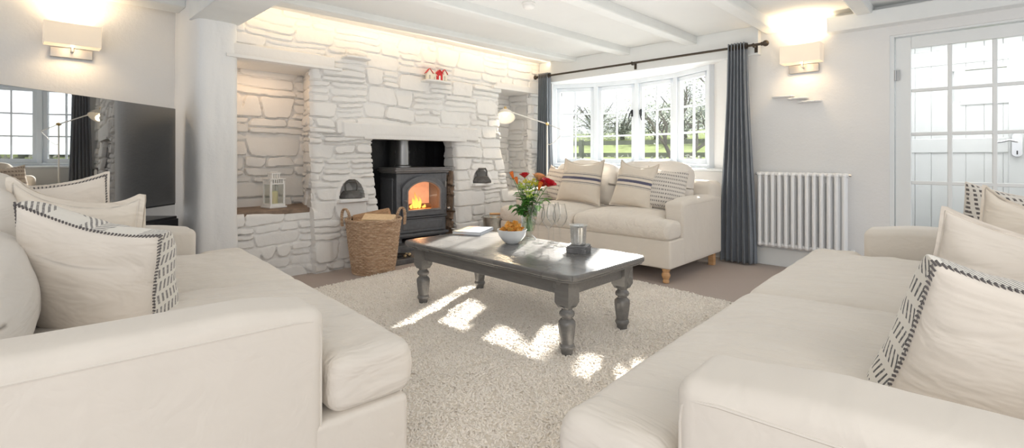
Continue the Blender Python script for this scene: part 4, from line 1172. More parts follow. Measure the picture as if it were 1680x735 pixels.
def houses():
    t = empty('house_ornament', (3.36, 4.42, 1.9365), (0, 0, -.25), 'row of small wooden beach huts with red roofs on the stone ledge', 'ornament'); t.scale = (.88, .88, .88)
    def house(x, w, d, h, rise, wall, roof):
        e = empty('hut', (x, 0, 0)); e.parent = t
        m = MB(); m.prism([(-w / 2, 0), (w / 2, 0), (w / 2, h), (0, h + rise), (-w / 2, h)], -d / 2, d / 2, 'y'); m.build('hut_wall', M[wall], e, smooth=False, fix=True)
        for s_ in (-1, 1):
            m = MB(); m.bar((s_ * -.002, -d / 2 - .006, h + rise + .004), (s_ * (w / 2 + .010), -d / 2 - .006, h - .006), .001, .006, up=(0, 1, 0))
            m = MB(); a = Vector((0, 0, h + rise + .005)); b = Vector((s_ * (w / 2 + .012), 0, h - .006)); dd = b - a; nn = Vector((-dd.z, 0, dd.x)).normalized() * .004 * s_
            q = [a - nn * 0, b - nn * 0, b + nn, a + nn]
            m.prism([(p.x, p.z) for p in q], -d / 2 - .008, d / 2 + .008, 'y'); m.build('roof', M[roof], e, smooth=False, fix=True)
        m = MB(); m.box((0, -d / 2 - .0005, h * .32), (w * .26, .003, h * .62)); m.tube([(0, -d / 2 + .001, h * .62), (0, -d / 2 - .002, h * .62)], w * .13, 12); m.build('doorway', M['white_tin' if wall == 'red' else 'hut_grey'], e, smooth=False)
    house(-.10, .075, .05, .085, .05, 'cream_paint', 'red'); house(-.035, .05, .04, .06, .03, 'cream_paint', 'cream_paint'); house(.035, .085, .05, .085, .045, 'red', 'red'); house(.105, .06, .05, .09, .05, 'cream_paint', 'red')
M['cream_paint'] = simple('cream_paint', (.86, .80, .66), .6); M['hut_grey'] = simple('hut_window_grey', (.55, .52, .45), .6)
houses()

# ---------------------------------------------------------------- wall sconces
t_ = NT('lamp_shade'); b_ = t_.bsdf((.78, .70, .60), .8, Transmission_Weight=0.0, Emission_Color=(1, .80, .58, 1), Emission_Strength=.22)
t_.link(t_.bump(t_.noise(600, 2, .6, t_.obj()), .1, .002), b_.inputs['Normal']); M['shade'] = t_.m
M['bulb'] = m_emit('warm_bulb', (1, .78, .50), 5)
def sconce(label, loc, rz):
    """local: x along the wall, -y out of the wall"""
    t = empty('wall_lamp', loc, (0, 0, rz), label, 'wall lamp')
    m = MB(); m.box((0, -.012, -.125), (.25, .024, .075)); m.build('back_plate', M['nickel'], t, bevel=.003, fix=True)
    m = MB(); m.tube([(0, -.02, -.115), (0, -.085, -.115), (0, -.085, -.04)], .011, 10); m.box((0, -.085, -.075), (.03, .02, .03)); m.build('arm', M['nickel'], t)
    W, Dp, Hh = .33, .15, .165; cy = -.10; th = .004
    m = MB()
    m.box((0, cy - Dp / 2, 0), (W, th, Hh)); m.box((0, cy + Dp / 2, 0), (W, th, Hh)); m.box((-W / 2, cy, 0), (th, Dp, Hh)); m.box((W / 2, cy, 0), (th, Dp, Hh))
    m.build('lamp_shade', M['shade'], t, bevel=.002, fix=True)
    m = MB(); m.sphere((0, cy + .0, -.005), .032); m.tube([(0, cy + .015, -.05), (0, cy, -.02)], .012, 8); m.build('bulb', M['bulb'], t)
    for dz, e, sz in ((.10, 9, .05), (-.095, 4.5, .06)):
        ld = bpy.data.lights.new('sconce_light', 'SPOT'); ld.energy = e * 1.4; ld.color = (1, .72, .42); ld.shadow_soft_size = sz; ld.spot_size = math.radians(150); ld.spot_blend = .8
        lo = bpy.data.objects.new('sconce_light', ld); COL.objects.link(lo); lo.parent = t; lo.location = (0, cy, dz * .6); lo.rotation_euler = (PI if dz > 0 else 0, 0, 0)
sconce('wall lamp with rectangular cream shade above the television', (.36, 5.2, 2.02), 0)
sconce('wall lamp with rectangular cream shade left of the glazed door', (5.3, 1.225, 2.045), -PI / 2)

# ---------------------------------------------------------------- television
def tv():
    p1 = Vector((.98, 4.84)); d = Vector((.0105 * 800 + 1.0 * 830, -.0105 * 830 + 1.0 * 800)) / 1153; d.normalize()
    Wd = 1.44; c = p1 - d * Wd / 2; rz = math.atan2(d.y, d.x)
    t = empty('television', (c.x, c.y, .68), (0, 0, rz), 'large black flat television reflecting the window, behind the left sofa', 'television')
    m = MB(); m.box((0, .02, .40), (Wd, .035, .80)); m.build('casing', M['black'], t, bevel=.004, fix=True)
    m = MB(); m.box((0, -.0005, .405), (Wd - .012, .006, .785)); m.build('screen', M['screen'], t, smooth=False)
    m = MB(); m.box((0, .06, -.03), (.3, .05, .1)); m.box((0, .06, -.071), (.6, .22, .015)); m.build('stand', M['black'], t, bevel=.003, fix=True)
    s = empty('media_cabinet', (c.x - .07, c.y - .04, 0), (0, 0, rz), 'black low cabinet under the television, behind the left sofa', 'cabinet')
    m = MB(); m.box((0, .08, .30), (1.40, .36, .60)); m.build('carcass', M['black'], s, bevel=.004, fix=True)
    for x in (-.35, .35):
        m = MB(); m.box((x, -.108, .30), (.69, .016, .56)); m.build('cabinet_door', M['black'], s, bevel=.003, fix=True)
t_ = NT('tv_screen'); t_.bsdf((.004, .004, .005), .015, IOR=2.1, Specular_IOR_Level=.9, Coat_Weight=1.0, Coat_Roughness=.01, Coat_IOR=1.9); M['screen'] = t_.m
tv()

# ---------------------------------------------------------------- curtains, rod
def curtain(label, v0, v1, flare, seed, n=7, lean=0):
    zs = np.linspace(.015, 2.225, 90); s = np.linspace(0, 1, n * 22)
    S, Z = np.meshgrid(s, zs, indexing='ij'); f = Z / 2.22
    low = 1 - f
    amp = .045 * (.75 + .35 * low); ph = .35 * fbm(S * 3 + seed, Z * 1.2, seed, 2) * low
    U = 5.135 + amp * np.sin(S * n * 2 * PI + ph * 2.5) + .015 * fbm(S * 5, Z * 2, seed + 2, 2) * low
    c = (v0 + v1) / 2; hw = (v1 - v0) / 2 * (1 + flare * sstep(0, 1, low))
    Vv = c + lean * low + (S * 2 - 1) * hw + .008 * np.sin(S * n * 4 * PI + 1.0) * (.5 + low)
    P = np.stack([U, Vv, Z], -1)
    o = link_mesh('curtain', grid_mesh('curtain', P), M['curtain'], None); tag(o, label, 'curtain')
    sd = o.modifiers.new('t', 'SOLIDIFY'); sd.thickness = .004
    for k_ in range(n):
        for q in (0.0, .5):
            vv = v0 + (v1 - v0) * (k_ + q + .02) / n
            if vv > v1: continue
            m = MB(); m.tube([(5.135 + .004 * math.cos(a) * 0, vv + .0, 2.185) for a in (0,)] and [(5.135 + .026 * math.cos(a), vv, 2.185 + .026 * math.sin(a)) for a in [2 * PI * i / 16 for i in range(16)]], .005, 6, closed=True)
            m.build('eyelet', M['bronze'], o)
    return o
curtain('slate blue eyelet curtain hanging right of the bow window', 1.69, 1.87, .9, 3, 6)
curtain('slate blue eyelet curtain hanging left of the bow window, behind the lamp', 4.24, 4.42, .5, 9, 6)
rod = empty('curtain_rod', (0, 0, 0), (0, 0, 0), 'dark curtain pole with ball ends across the bow window', 'curtain pole')
m = MB(); m.tube([(5.135, 1.56, 2.185), (5.135, 4.47, 2.185)], .0125, 12); m.build('pole', M['bronze'], rod)
for v, sg in ((1.56, -1), (4.455, 1)):
    m = MB(); m.tube([(5.135, v, 2.185), (5.135, v + sg * .02, 2.185)], .018, 12); m.sphere((5.135, v + sg * .042, 2.185), .03, 16, 10); m.build('finial', M['bronze'], rod)
for v in (1.63, 2.98, 4.44):
    m = MB(); m.tube([(5.225, v, 2.18), (5.135, v, 2.165)], .007, 8); m.box((5.218, v, 2.16), (.008, .03, .075)); m.tube([(5.135, v - .006, 2.185), (5.135, v + .006, 2.185)], .019, 12); m.build('bracket', M['bronze'], rod)

# ---------------------------------------------------------------- column radiator
def radiator():
    t = empty('radiator', (5.215, 1.235, 0), (0, 0, 0), 'white column radiator on the wall between curtain and glazed door', 'radiator')
    N = 13; sp = .0585; z0, z1 = .20, .93
    m = MB()
    for u in (-.036, .036):
        pts = []
        m.tube([(u, 0, z0 + .035), (u, 0, z1 - .035)], .0165, 12)
    for z in (z0 + .02, z1 - .02):
        m.tube([(-.045, 0, z), (-.03, 0, z), (.03, 0, z), (.045, 0, z)], [.014, .021, .021, .014], 10)
        m.tube([(0, -sp / 2, z), (0, sp / 2, z)], .019, 12)
    for u in (-.036, .036):
        for z, d in ((z0 + .02, 1), (z1 - .02, -1)): m.sphere((u, 0, z + d * .006), .0185, 12, 8)
    sec = m.build('section', M['radiator'], t, sharp=50)
    for i in range(N):
        c = sec if i == 0 else sec.copy()
        if i: COL.objects.link(c); c.parent = t
        c.location = (0, (i - (N - 1) / 2) * sp, 0)
    e = N / 2 * sp
    m = MB(); m.tube([(0, -e - .0, z0 + .02), (0, -e - .03, z0 + .02), (0, -e - .03, .0)], .009, 10); m.tube([(0, -e - .03, z0 - .02), (0, -e - .03, z0 + .05)], .016, 12); m.build('valve', M['radiator'], t)
    m = MB(); m.tube([(0, -e, z1 - .02), (0, -e - .02, z1 - .02)], .012, 10); m.tube([(0, e, z1 - .02), (0, e + .015, z1 - .02)], .012, 10); m.build('plug', M['chrome'], t)
    m = MB(); m.box((.058, -.2, z1 - .08), (.05, .03, .03)); m.box((.058, .2, z1 - .08), (.05, .03, .03)); m.build('bracket', M['radiator'], t)
radiator()

# ---------------------------------------------------------------- floor lamp, smoke alarm
def floor_lamp():
    t = empty('floor_lamp', (4.93, 4.11, 0), (0, 0, 0), 'white articulated reading lamp with brass joints behind the window sofa', 'floor lamp')
    J = Vector((0, 0, 1.51)); head = Vector((-.36, .42, 1.64)); tail = Vector((.15, -.175, 1.415))
    m = MB(); m.lathe([(.13, 0), (.135, .006), (.13, .02), (.03, .026), (.015, .04)], n=32); m.build('base', M['white_enamel'], t)
    m = MB(); m.tube([(0, 0, .03), J], .009, 12); m.build('pole', M['white_enamel'], t)
    m = MB(); m.sphere(J, .022, 14, 10); m.tube([J + Vector((-.02, -.02, 0)), J + Vector((.02, .02, 0))], .014, 10); m.build('joint', M['brass'], t)
    m = MB(); m.tube([J, head + Vector((.02, -.02, .045))], .008, 10); m.build('arm', M['white_enamel'], t)
    m = MB(); m.tube([J, tail], .005, 8); m.tube([tail, (.06, -.07, 1.27), (.02, -.025, 1.235), (0, 0, 1.25)], .004, 8); m.build('counter_arm', M['nickel'], t)
    m = MB(); m.tube([head + Vector((.02, -.02, .05)), head + Vector((0, -.02, .085)), head + Vector((-.01, 0, .09))], .003, 6); m.tube([head + Vector((0, 0, .06)), head + Vector((0, 0, .10))], .016, 10); m.build('socket_cap', M['brass'], t)
    # enamel shade tipped slightly towards the room
    prof = [(.018, .075), (.030, .07), (.036, .05), (.045, .035), (.075, .015), (.098, -.02), (.108, -.05), (.112, -.055)]
    m = MB(); m.lathe(prof, n=40, caps=False); sh = m.build('lamp_shade', M['white_enamel'], t, loc=head, rot=(-.42, .45, 0)); sh.scale = (1.15, 1.15, 1.15); sd = sh.modifiers.new('t', 'SOLIDIFY'); sd.thickness = .003
    m = MB(); m.sphere((0, 0, -.005), .03); m.build('bulb', M['bulb'], sh)
    ld = bpy.data.lights.new('lamp_light', 'SPOT'); ld.energy = 14; ld.color = (1, .78, .5); ld.shadow_soft_size = .04; ld.spot_size = math.radians(140); ld.spot_blend = .5
    lo = bpy.data.objects.new('lamp_light', ld); COL.objects.link(lo); lo.parent = sh; lo.location = (0, 0, -.05)
floor_lamp()
sd = empty('smoke_alarm', (3.09, 2.78, CEIL), (0, 0, 0), 'round white smoke alarm on the ceiling between two beams', 'smoke alarm')
m = MB(); m.lathe([(.055, 0), (.058, -.012), (.055, -.018)], n=32); m.build('base', M['white_tin'], sd)
m = MB(); m.lathe([(.05, -.018), (.052, -.026), (.048, -.040), (.036, -.050), (.012, -.054)], n=32); m.build('cover', M['white_tin'], sd)
m = MB(); m.lathe([(.0505, -.020), (.051, -.024)], n=32, caps=False); m.build('vent', M['steel'], sd)

# ---------------------------------------------------------------- bucket of kindling
bk = empty('kindling_bucket', (3.94, 4.06, 0), (0, 0, 0), 'zinc bucket of kindling with a wooden grip between stove and window sofa', 'bucket')
m = MB(); m.lathe([(.0, .006), (.125, .0), (.155, .38), (.16, .386), (.155, .39), (.148, .38), (.12, .02), (.0, .02)], n=40, caps=False); m.build('pail', M['galv'], bk)
m = MB(); m.tube([(.108 * 1.1, -.108 * 1.1, .37), (.10, -.10, .395), (0.02, -.02, .415), (-.02, .02, .415), (-.10, .10, .395), (-.108 * 1.1, .108 * 1.1, .37)], .004, 8); m.build('bail', M['steel'], bk)
m = MB(); m.tube([(.05, -.05, .415), (-.05, .05, .415)], .014, 12); m.build('grip', M['oak'], bk)
for i, (x, y, a, tl, l) in enumerate([(.03, .02, .4, .35, 'pale kindling stick standing up at the right in the zinc bucket'), (-.03, .03, 1.2, -.25, 'kindling stick leaning left in the zinc bucket'), (.0, -.04, 2.0, .3, 'kindling stick at the front of the zinc bucket')]):
    m = MB(); m.box((0, 0, 0), (.025, .02, .30)); tag(m.build('kindling_stick', M['log_end'], None, (3.94 + x, 4.06 + y, .235), (tl * .5, tl * .4, a), bevel=.003, fix=True), l, 'kindling')
# ---------------------------------------------------------------- things on the coffee table
TZ = .4705
# book
bk_ = empty('photo_book', (2.62, 2.96, TZ), (0, 0, -1.10), 'pale picture book lying at the fireplace end of the coffee table', 'book')
m = MB(); m.box((0, 0, .0125), (.232, .292, .019)); m.build('pages', M['pages'], bk_, smooth=False)
m = MB(); m.box((0, 0, .0015), (.24, .30, .003)); m.box((0, 0, .0235), (.24, .30, .003)); m.box((.1185, 0, .0125), (.003, .30, .025)); cov_ = m.build('cover', None, bk_, smooth=False)
t_ = NT('book_cover'); s_ = t_.node('ShaderNodeSeparateXYZ'); t_.link(t_.obj(), s_.inputs[0])
n_ = t_.noise(14, 3, .6, t_.obj()); f_ = t_.math('ADD', t_.math('MULTIPLY', s_.outputs[0], 3.2), t_.math('ADD', t_.math('MULTIPLY', n_, .35), .33))
t_.bsdf(t_.ramp(f_, [(.18, (.46, .44, .38)), (.30, (.42, .26, .13)), (.38, (.46, .17, .11)), (.46, (.46, .40, .38)), (.62, (.36, .38, .46)), (.85, (.44, .48, .55))]), .6, Specular_IOR_Level=.15); M['book_cover'] = t_.m
cov_.data.materials.clear(); cov_.data.materials.append(M['book_cover'])
# bowl of crisps
bc = Vector((2.475, 2.385, TZ))
bw = empty('bowl', bc, (0, 0, 0), 'white bowl of crisps in the middle of the coffee table', 'bowl')
m = MB(); m.lathe([(.0, .002), (.042, .0), (.045, .004), (.070, .024), (.093, .055), (.105, .095), (.1065, .098), (.103, .0985), (.090, .058), (.066, .028), (.0, .02)], n=48, caps=False); m.build('bowl_body', M['ceramic'], bw, sharp=60)
def crisp_mesh(seed):
    R = random.Random(seed); n = 9; vs = []; fs = []
    c1, c2 = R.uniform(8, 18), R.uniform(-10, 12)
    for i in range(4):
        for k_ in range(14):
            a = 2 * PI * k_ / 14; r = .031 * i / 3 * (1 + .1 * math.sin(2 * a + seed) + .05 * math.sin(5 * a))
            x, y = r * math.cos(a), r * .8 * math.sin(a); vs.append((x, y, c1 * x * x + c2 * y * y + .002 * math.sin(60 * x + seed)))
    fs = [(i * 14 + k_, i * 14 + (k_ + 1) % 14, (i + 1) * 14 + (k_ + 1) % 14, (i + 1) * 14 + k_) for i in range(3) for k_ in range(14)]
    m = MB(); m.add(vs, fs); return m.mesh('crisp')
CM = [crisp_mesh(i) for i in range(5)]
R = random.Random(4)
for i in range(34):
    f = i / 34
    a = R.uniform(0, 2 * PI); rr = (.070 * math.sqrt(R.random())) if i < 22 else .045 * math.sqrt(R.random())
    z = .080 + .012 * R.random() if i < 22 else .100 + .022 * R.random()
    z = min(z + .02 * (1 - rr / .08), .128)
    o = link_mesh('crisp', CM[i % 5] if i >= 5 else CM[i], M['crisp'] if i < 5 else None, None, bc + Vector((rr * math.cos(a), rr * math.sin(a), z)), (R.uniform(-.9, .9), R.uniform(-.9, .9), R.uniform(0, 6)))
    if i < 5: o.modifiers.new('t', 'SOLIDIFY').thickness = .0016
    tag(o, 'golden fried crisp heaped in the white bowl on the coffee table', 'crisp', 'crisps in the white bowl')
# wine glasses
def glass_tree():
    t = empty('wine_glass', (0, 0, 0))
    prof = [(.040, .0), (.039, .002), (.012, .006), (.0045, .012), (.0038, .05), (.0038, .105), (.006, .116), (.020, .132), (.034, .150), (.0435, .172), (.046, .19), (.043, .215), (.036, .245), (.0315, .270)]
    m = MB(); m.lathe(prof[:8], n=28, caps=False); m.build('stem', M['wineglass'], t, sharp=None)
    m = MB(); m.lathe(prof[7:], n=36, caps=False); bo = m.build('glass_bowl', M['wineglass'], t, sharp=None)
    m = MB(); m.tube([(.0315 * math.cos(2 * PI * i / 36), .0315 * math.sin(2 * PI * i / 36), .27) for i in range(36)], .0007, 5, closed=True); m.build('rim', M['wineglass'], bo)
    return t
g0 = glass_tree()
for i, (x, y, l) in enumerate([(2.605, 2.255, 'leftmost empty wine glass, next to the crystal vase'), (2.54, 2.105, 'empty wine glass standing nearest the front edge of the coffee table'), (2.69, 2.185, 'empty wine glass at the back, behind the other three'), (2.625, 2.075, 'rightmost empty wine glass, nearest the candle holder')]):
    o = g0 if i == 0 else copy_tree(g0)
    o.location = (x, y, TZ); o.scale = (1.1, 1.1, 1.06); tag(o, l, 'wine glass', 'wine glasses on the coffee table')
# coasters + candle holder
cz = TZ; R = random.Random(9)
words = ['bottom slate coaster of the stack', 'second slate coaster from the bottom of the stack', 'third slate coaster from the bottom of the stack', 'fourth slate coaster from the bottom of the stack', 'top slate coaster, directly under the candle holder']
for i in range(5):
    m = MB(); n = 28; poly = []
    for k_ in range(n):
        a = 2 * PI * k_ / n; r = .066 / max(abs(math.cos(a)), abs(math.sin(a))); r = min(r, .084) * R.uniform(.97, 1.02); poly.append((r * math.cos(a), r * math.sin(a)))
    m.prism(poly, 0, .0085)
    tag(m.build('coaster', M['coaster'], None, (2.545, 1.86, cz), (0, 0, .3 + R.uniform(-.25, .25)), bevel=.0012, fix=True), words[i] + ' on the coffee table', 'coaster', 'slate coasters'); cz += .0092
th = empty('candle_holder', (2.555, 1.87, cz), (0, 0, 0), 'silvery zinc candle holder with star cut-outs on the coaster stack', 'candle holder')
def holder():
    n, mz = 96, 40; a, z = np.meshgrid(np.linspace(0, 2 * PI, n, endpoint=False), np.linspace(0, .125, mz), indexing='ij')
    r = .047 + .006 * (z / .125) + .006 * sstep(.112, .125, z) + .0015 * np.cos(a * 10) * sstep(.01, .02, z)
    P = np.stack([r * np.cos(a), r * np.sin(a), z], -1)
    o = link_mesh('cup', grid_mesh('cup', P, wrap_n=True), M['zinc_shiny'], th); o.modifiers.new('t', 'SOLIDIFY').thickness = .0015
    m = MB(); m.lathe([(.0, .002), (.046, .002)], n=32, caps=False); m.build('cup_base', M['zinc_shiny'], th)
    # pale stars laid on the cup wall, inner glow painted as their colour
    m = MB()
    for k_ in range(10):
        aa = 2 * PI * k_ / 10 + .2
        for zz, rr in ((.095, .004), (.065, .006), (.035, .004), (.08, .0025), (.02, .003)):
            if zz in (.065,): ab = aa
            else: ab = aa + .31
            rad = .0485 + .006 * zz / .125
            c = Vector((rad * math.cos(ab), rad * math.sin(ab), zz)); ex = Vector((-math.sin(ab), math.cos(ab), 0)); ez = Vector((0, 0, 1)); no = Vector((math.cos(ab), math.sin(ab), 0)) * .0016
            pts = [c + no + (ex * math.cos(q) + ez * math.sin(q)) * (rr if i % 2 == 0 else rr * .45) for i, q in enumerate([PI / 2 + 2 * PI * j / 10 for j in range(10)])]
            m.add(pts, [tuple(range(10))])
    m.build('star_cutout', M['cutout'], th, smooth=False)
    m = MB(); m.lathe([(.022, .004), (.022, .05), (.0, .052)], n=24); m.build('tealight', M['candle'], th)
M['zinc_shiny'] = simple('shiny_zinc', (.66, .67, .66), .28, .95, nscale=20, namt=.12)
M['cutout'] = simple('pale_cutout', (.85, .86, .84), .5)
holder()
# crystal vase
vc = Vector((2.69, 2.42, TZ))
vs_ = empty('crystal_vase', vc, (0, 0, 0), 'cut crystal vase on a foot holding roses on the coffee table', 'vase'); vs_.scale = (1.08, 1.08, 1.08)
def vase():
    prof = [(.052, .0), (.053, .004), (.046, .010), (.030, .022), (.021, .034), (.024, .044), (.034, .056), (.041, .075), (.047, .11), (.054, .15), (.063, .19), (.073, .222), (.077, .235)]
    n = 120; P = np.zeros((len(prof) * 4, n, 3)); zs = []
    pr = np.array(prof); tt = np.linspace(0, len(prof) - 1, len(prof) * 4); rr = np.interp(tt, range(len(prof)), pr[:, 0]); zz = np.interp(tt, range(len(prof)), pr[:, 1])
    a = np.linspace(0, 2 * PI, n, endpoint=False)
    for i in range(len(tt)):
        cut = .0022 * (np.abs(np.sin(a * 10 + zz[i] * 45)) + np.abs(np.sin(a * 10 - zz[i] * 45)) - 1.2) * sstep(.06, .075, np.array(zz[i])) * (1 - sstep(.20, .215, np.array(zz[i])))
        rim = .004 * np.cos(a * 16) * sstep(.215, .235, np.array(zz[i])); r = rr[i] - cut
        P[i, :, 0] = r * np.cos(a); P[i, :, 1] = r * np.sin(a); P[i, :, 2] = zz[i] + rim
    o = link_mesh('vase_body', grid_mesh('vase_body', P, wrap_m=True, flip=True), M['crystal'], vs_)
    m = MB(); m.lathe([(.0, .05), (.030, .056), (.037, .075), (.043, .11), (.047, .135), (.0, .135)], n=32, caps=False); m.build('water', M['water'], vs_)
M['crystal'] = m_thin_glass('cut_crystal', (.88, .91, .89), 1.4, .14, .8, (.42, .46, .43))
M['water'] = m_thin_glass('water', (.90, .95, .90), .5, .02)
vase()
# flowers: every stem is a thing
def m_plant(n, a, b, r=.5, sub=0): return simple(n, a, r, nscale=30, namt=.2, Subsurface_Weight=sub) if b is None else m_wood(n, a, b, (20, 20, 20), r)
M['stem'] = simple('green_stem', (.13, .30, .07), .5); M['leaf'] = m_plant('rose_leaf', (.045, .16, .025), (.10, .30, .05), .4); M['leaf_light'] = m_plant('light_leaf', (.14, .36, .05), (.25, .50, .10), .45)
M['rose_red'] = simple('red_petal', (.60, .015, .03), .55, nscale=30, namt=.25); M['rose_orange'] = simple('orange_petal', (.82, .20, .03), .55, nscale=30, namt=.25); M['rose_peach'] = simple('peach_petal', (.86, .45, .22), .55, nscale=30, namt=.2)
M['yellow'] = simple('yellow_floret', (.66, .60, .05), .6, nscale=40, namt=.3); M['lime'] = simple('lime_floret', (.45, .58, .09), .6, nscale=40, namt=.3)
def petal(m, c, axis, ang, r, h, open_, wide):
    ax = axis.normalized(); u = ax.orthogonal().normalized(); v = ax.cross(u)
    n, k2 = 6, 7; vs = []
    for i in range(n):
        f = i / (n - 1)
        for j in range(k2):
            g = (j / (k2 - 1) - .5) * wide * (math.sin(PI * (.18 + .72 * f)) ** .7)
            rad = r * (.35 + .65 * math.sin(f * PI / 2)) + open_ * f ** 3
            a = ang + g; vs.append(c + (u * math.cos(a) + v * math.sin(a)) * rad + ax * (h * f - .3 * h * abs(g) ** 2 * f * .3))
    m.add(vs, [(i * k2 + j, i * k2 + j + 1, (i + 1) * k2 + j + 1, (i + 1) * k2 + j) for i in range(n - 1) for j in range(k2 - 1)])
def leaf(m, base, d, up, L, w):
    d = d.normalized(); s = d.cross(up).normalized(); nn = s.cross(d); n = 7; vs = []
    for i in range(n):
        f = i / (n - 1); ww = w * math.sin(PI * f ** .8) ** .9 if 0 < f < 1 else .0005
        c = base + d * L * f - nn * L * .30 * f * f
        vs += [c - s * ww / 2 + nn * ww * .18, c, c + s * ww / 2 + nn * ww * .18]
    m.add(vs, [(i * 3 + j, i * 3 + j + 1, (i + 1) * 3 + j + 1, (i + 1) * 3 + j) for i in range(n - 1) for j in range(2)])
RF = random.Random(12)
cr = Vector((800, -830, 0)) / 1153; cf = Vector((830, 800, 0)) / 1153      # right and away as seen from the sofas
def stem_pts(foot, tip):
    a = vc + foot; b = tip; mid = vc + Vector((0, 0, .22)) + (tip - vc) * .12; mid.z = vc.z + .23
    pts = []
    for i in range(11):
        f = i / 10; pts.append(a * (1 - f) ** 2 + mid * 2 * f * (1 - f) + b * f * f)
    return pts
def rose(label, off, mat, size, bud=False):
    size *= 1.25
    tip = vc + cr * off[0] + cf * off[1] + Vector((0, 0, off[2]))
    foot = Vector((RF.uniform(-.02, .02), RF.uniform(-.02, .02), .06)); pts = stem_pts(foot, tip)
    t = empty('rose', tip, (0, 0, 0), label, 'rose', 'roses in the crystal vase')
    L = lambda p: Vector(p) - tip
    m = MB(); m.tube([L(p) for p in pts], .0026, 6); m.build('stem', M['stem'], t)
    ax = (pts[-1] - pts[-2]).normalized(); ax = (ax + Vector((0, 0, .5)) - cf * .25).normalized()
    m = MB(); z = Vector((0, 0, 0))
    if bud:
        for i in range(5): petal(m, z, ax, i * 1.3, size * .42, size * 1.7, size * .05, 2.2)
    else:
        for k_, (cnt, r, h, op) in enumerate([(3, .30, 1.25, .0), (4, .50, 1.2, .05), (5, .72, 1.1, .22), (5, .85, .9, .5)]):
            for i in range(cnt): petal(m, z, ax, i * 2 * PI / cnt + k_ * .8 + RF.uniform(-.2, .2), size * r, size * h, size * op, 1.9)
    m.build('petals', M[mat], t)
    m = MB()
    for i in range(5): petal(m, z - ax * .004, ax, i * 1.256, size * .4, size * .45, size * .35, .7)
    m.build('sepals', M['leaf'], t)
    m = MB()
    for i in range(4):
        q = pts[5 + i]; a = RF.uniform(0, 6); leaf(m, L(q), Vector((math.cos(a), math.sin(a), .25)), Vector((0, 0, 1)), RF.uniform(.05, .075), RF.uniform(.032, .044))
    m.build('leaves', M['leaf'], t)
# offsets (right, away, up) from the vase foot
rose('red rose at the far right of the vase', (.135, -.05, .395), 'rose_red', .034)
rose('deep red rose next to the right one, slightly lower and behind', (.105, .04, .39), 'rose_red', .030)
rose('red rose at the top left of the middle', (-.03, .03, .455), 'rose_red', .024)
rose('orange rose at the upper left edge of the bunch', (-.115, .0, .445), 'rose_orange', .026, True)
rose('orange rose bud just below the upper left one', (-.085, -.03, .41), 'rose_orange', .024, True)
rose('peach rose at the top right of the bunch', (.075, .05, .435), 'rose_peach', .034)
rose('orange rose low on the right side, under the peach one', (.07, -.05, .365), 'rose_orange', .030, True)
def spray(label, off, mat, seed):
    R = random.Random(seed); tip = vc + cr * off[0] + cf * off[1] + Vector((0, 0, off[2])); pts = stem_pts(Vector((R.uniform(-.02, .02), R.uniform(-.02, .02), .06)), tip)
    t = empty('flower_spray', tip, (0, 0, 0), label, 'flower spray', 'yellow-green sprays in the crystal vase'); L = lambda p: Vector(p) - tip
    m = MB(); m.tube([L(p) for p in pts], .0022, 6); f = MB(); lf = MB()
    for i in range(16):
        d = Vector((R.uniform(-1, 1), R.uniform(-1, 1), R.uniform(.1, .9))) * .05; m.tube([L(pts[-2]), d], .001, 4)
        for k_ in range(7): f.sphere(d + Vector((R.uniform(-1, 1), R.uniform(-1, 1), R.uniform(-.6, .8))) * .011, R.uniform(.003, .0048), 6, 4)
    for i in range(13):
        q = pts[4 + i % 6]; a = R.uniform(0, 6); leaf(lf, L(q), Vector((math.cos(a), math.sin(a), .5)), Vector((0, 0, 1)), R.uniform(.05, .08), R.uniform(.022, .034))
    m.build('stem', M['stem'], t); f.build('florets', M[mat], t); lf.build('leaves', M['leaf_light'], t)
spray('yellow flower spray in the centre of the bunch', (.01, -.01, .395), 'yellow', 1)
spray('lime green spray to the left of the yellow one', (-.055, -.03, .36), 'lime', 2)
spray('lime green spray at the back right of the bunch', (.05, .05, .38), 'lime', 3)
spray('lime green spray low at the front of the bunch', (-.01, -.07, .315), 'lime', 4)
def foliage(label, off, seed, n=13, big=.075):
    R = random.Random(seed); tip = vc + cr * off[0] + cf * off[1] + Vector((0, 0, off[2])); pts = stem_pts(Vector((R.uniform(-.02, .02), R.uniform(-.02, .02), .06)), tip)
    t = empty('leafy_stem', tip, (0, 0, 0), label, 'foliage', 'leafy stems in the crystal vase'); L = lambda p: Vector(p) - tip
    m = MB(); m.tube([L(p) for p in pts], .0022, 6); m.build('stem', M['stem'], t); lf = MB()
    for i in range(n):
        q = pts[5 + i % 6]; a = R.uniform(0, 6.3); leaf(lf, L(q), Vector((math.cos(a), math.sin(a), R.uniform(-.3, .5))), Vector((0, 0, 1)), R.uniform(.7, 1.1) * big, R.uniform(.45, .6) * big)
    lf.build('leaves', M['leaf'] if seed % 2 else M['leaf_light'], t)
foliage('dark leafy stem drooping over the left side of the vase', (-.115, -.02, .25), 11)
foliage('dark leafy stem hanging lowest at the left front of the vase', (-.085, -.07, .215), 13)
foliage('pale leafy stem at the right side under the red roses', (.115, -.02, .29), 12)
foliage('broad pale leaf stem low on the right above the glasses', (.075, -.07, .26), 14, 7, .085)
foliage('dark leafy stem in the middle of the bunch', (.0, .0, .31), 15, 18)
foliage('dark leafy stem at the left of the middle', (-.06, .03, .32), 17, 18)

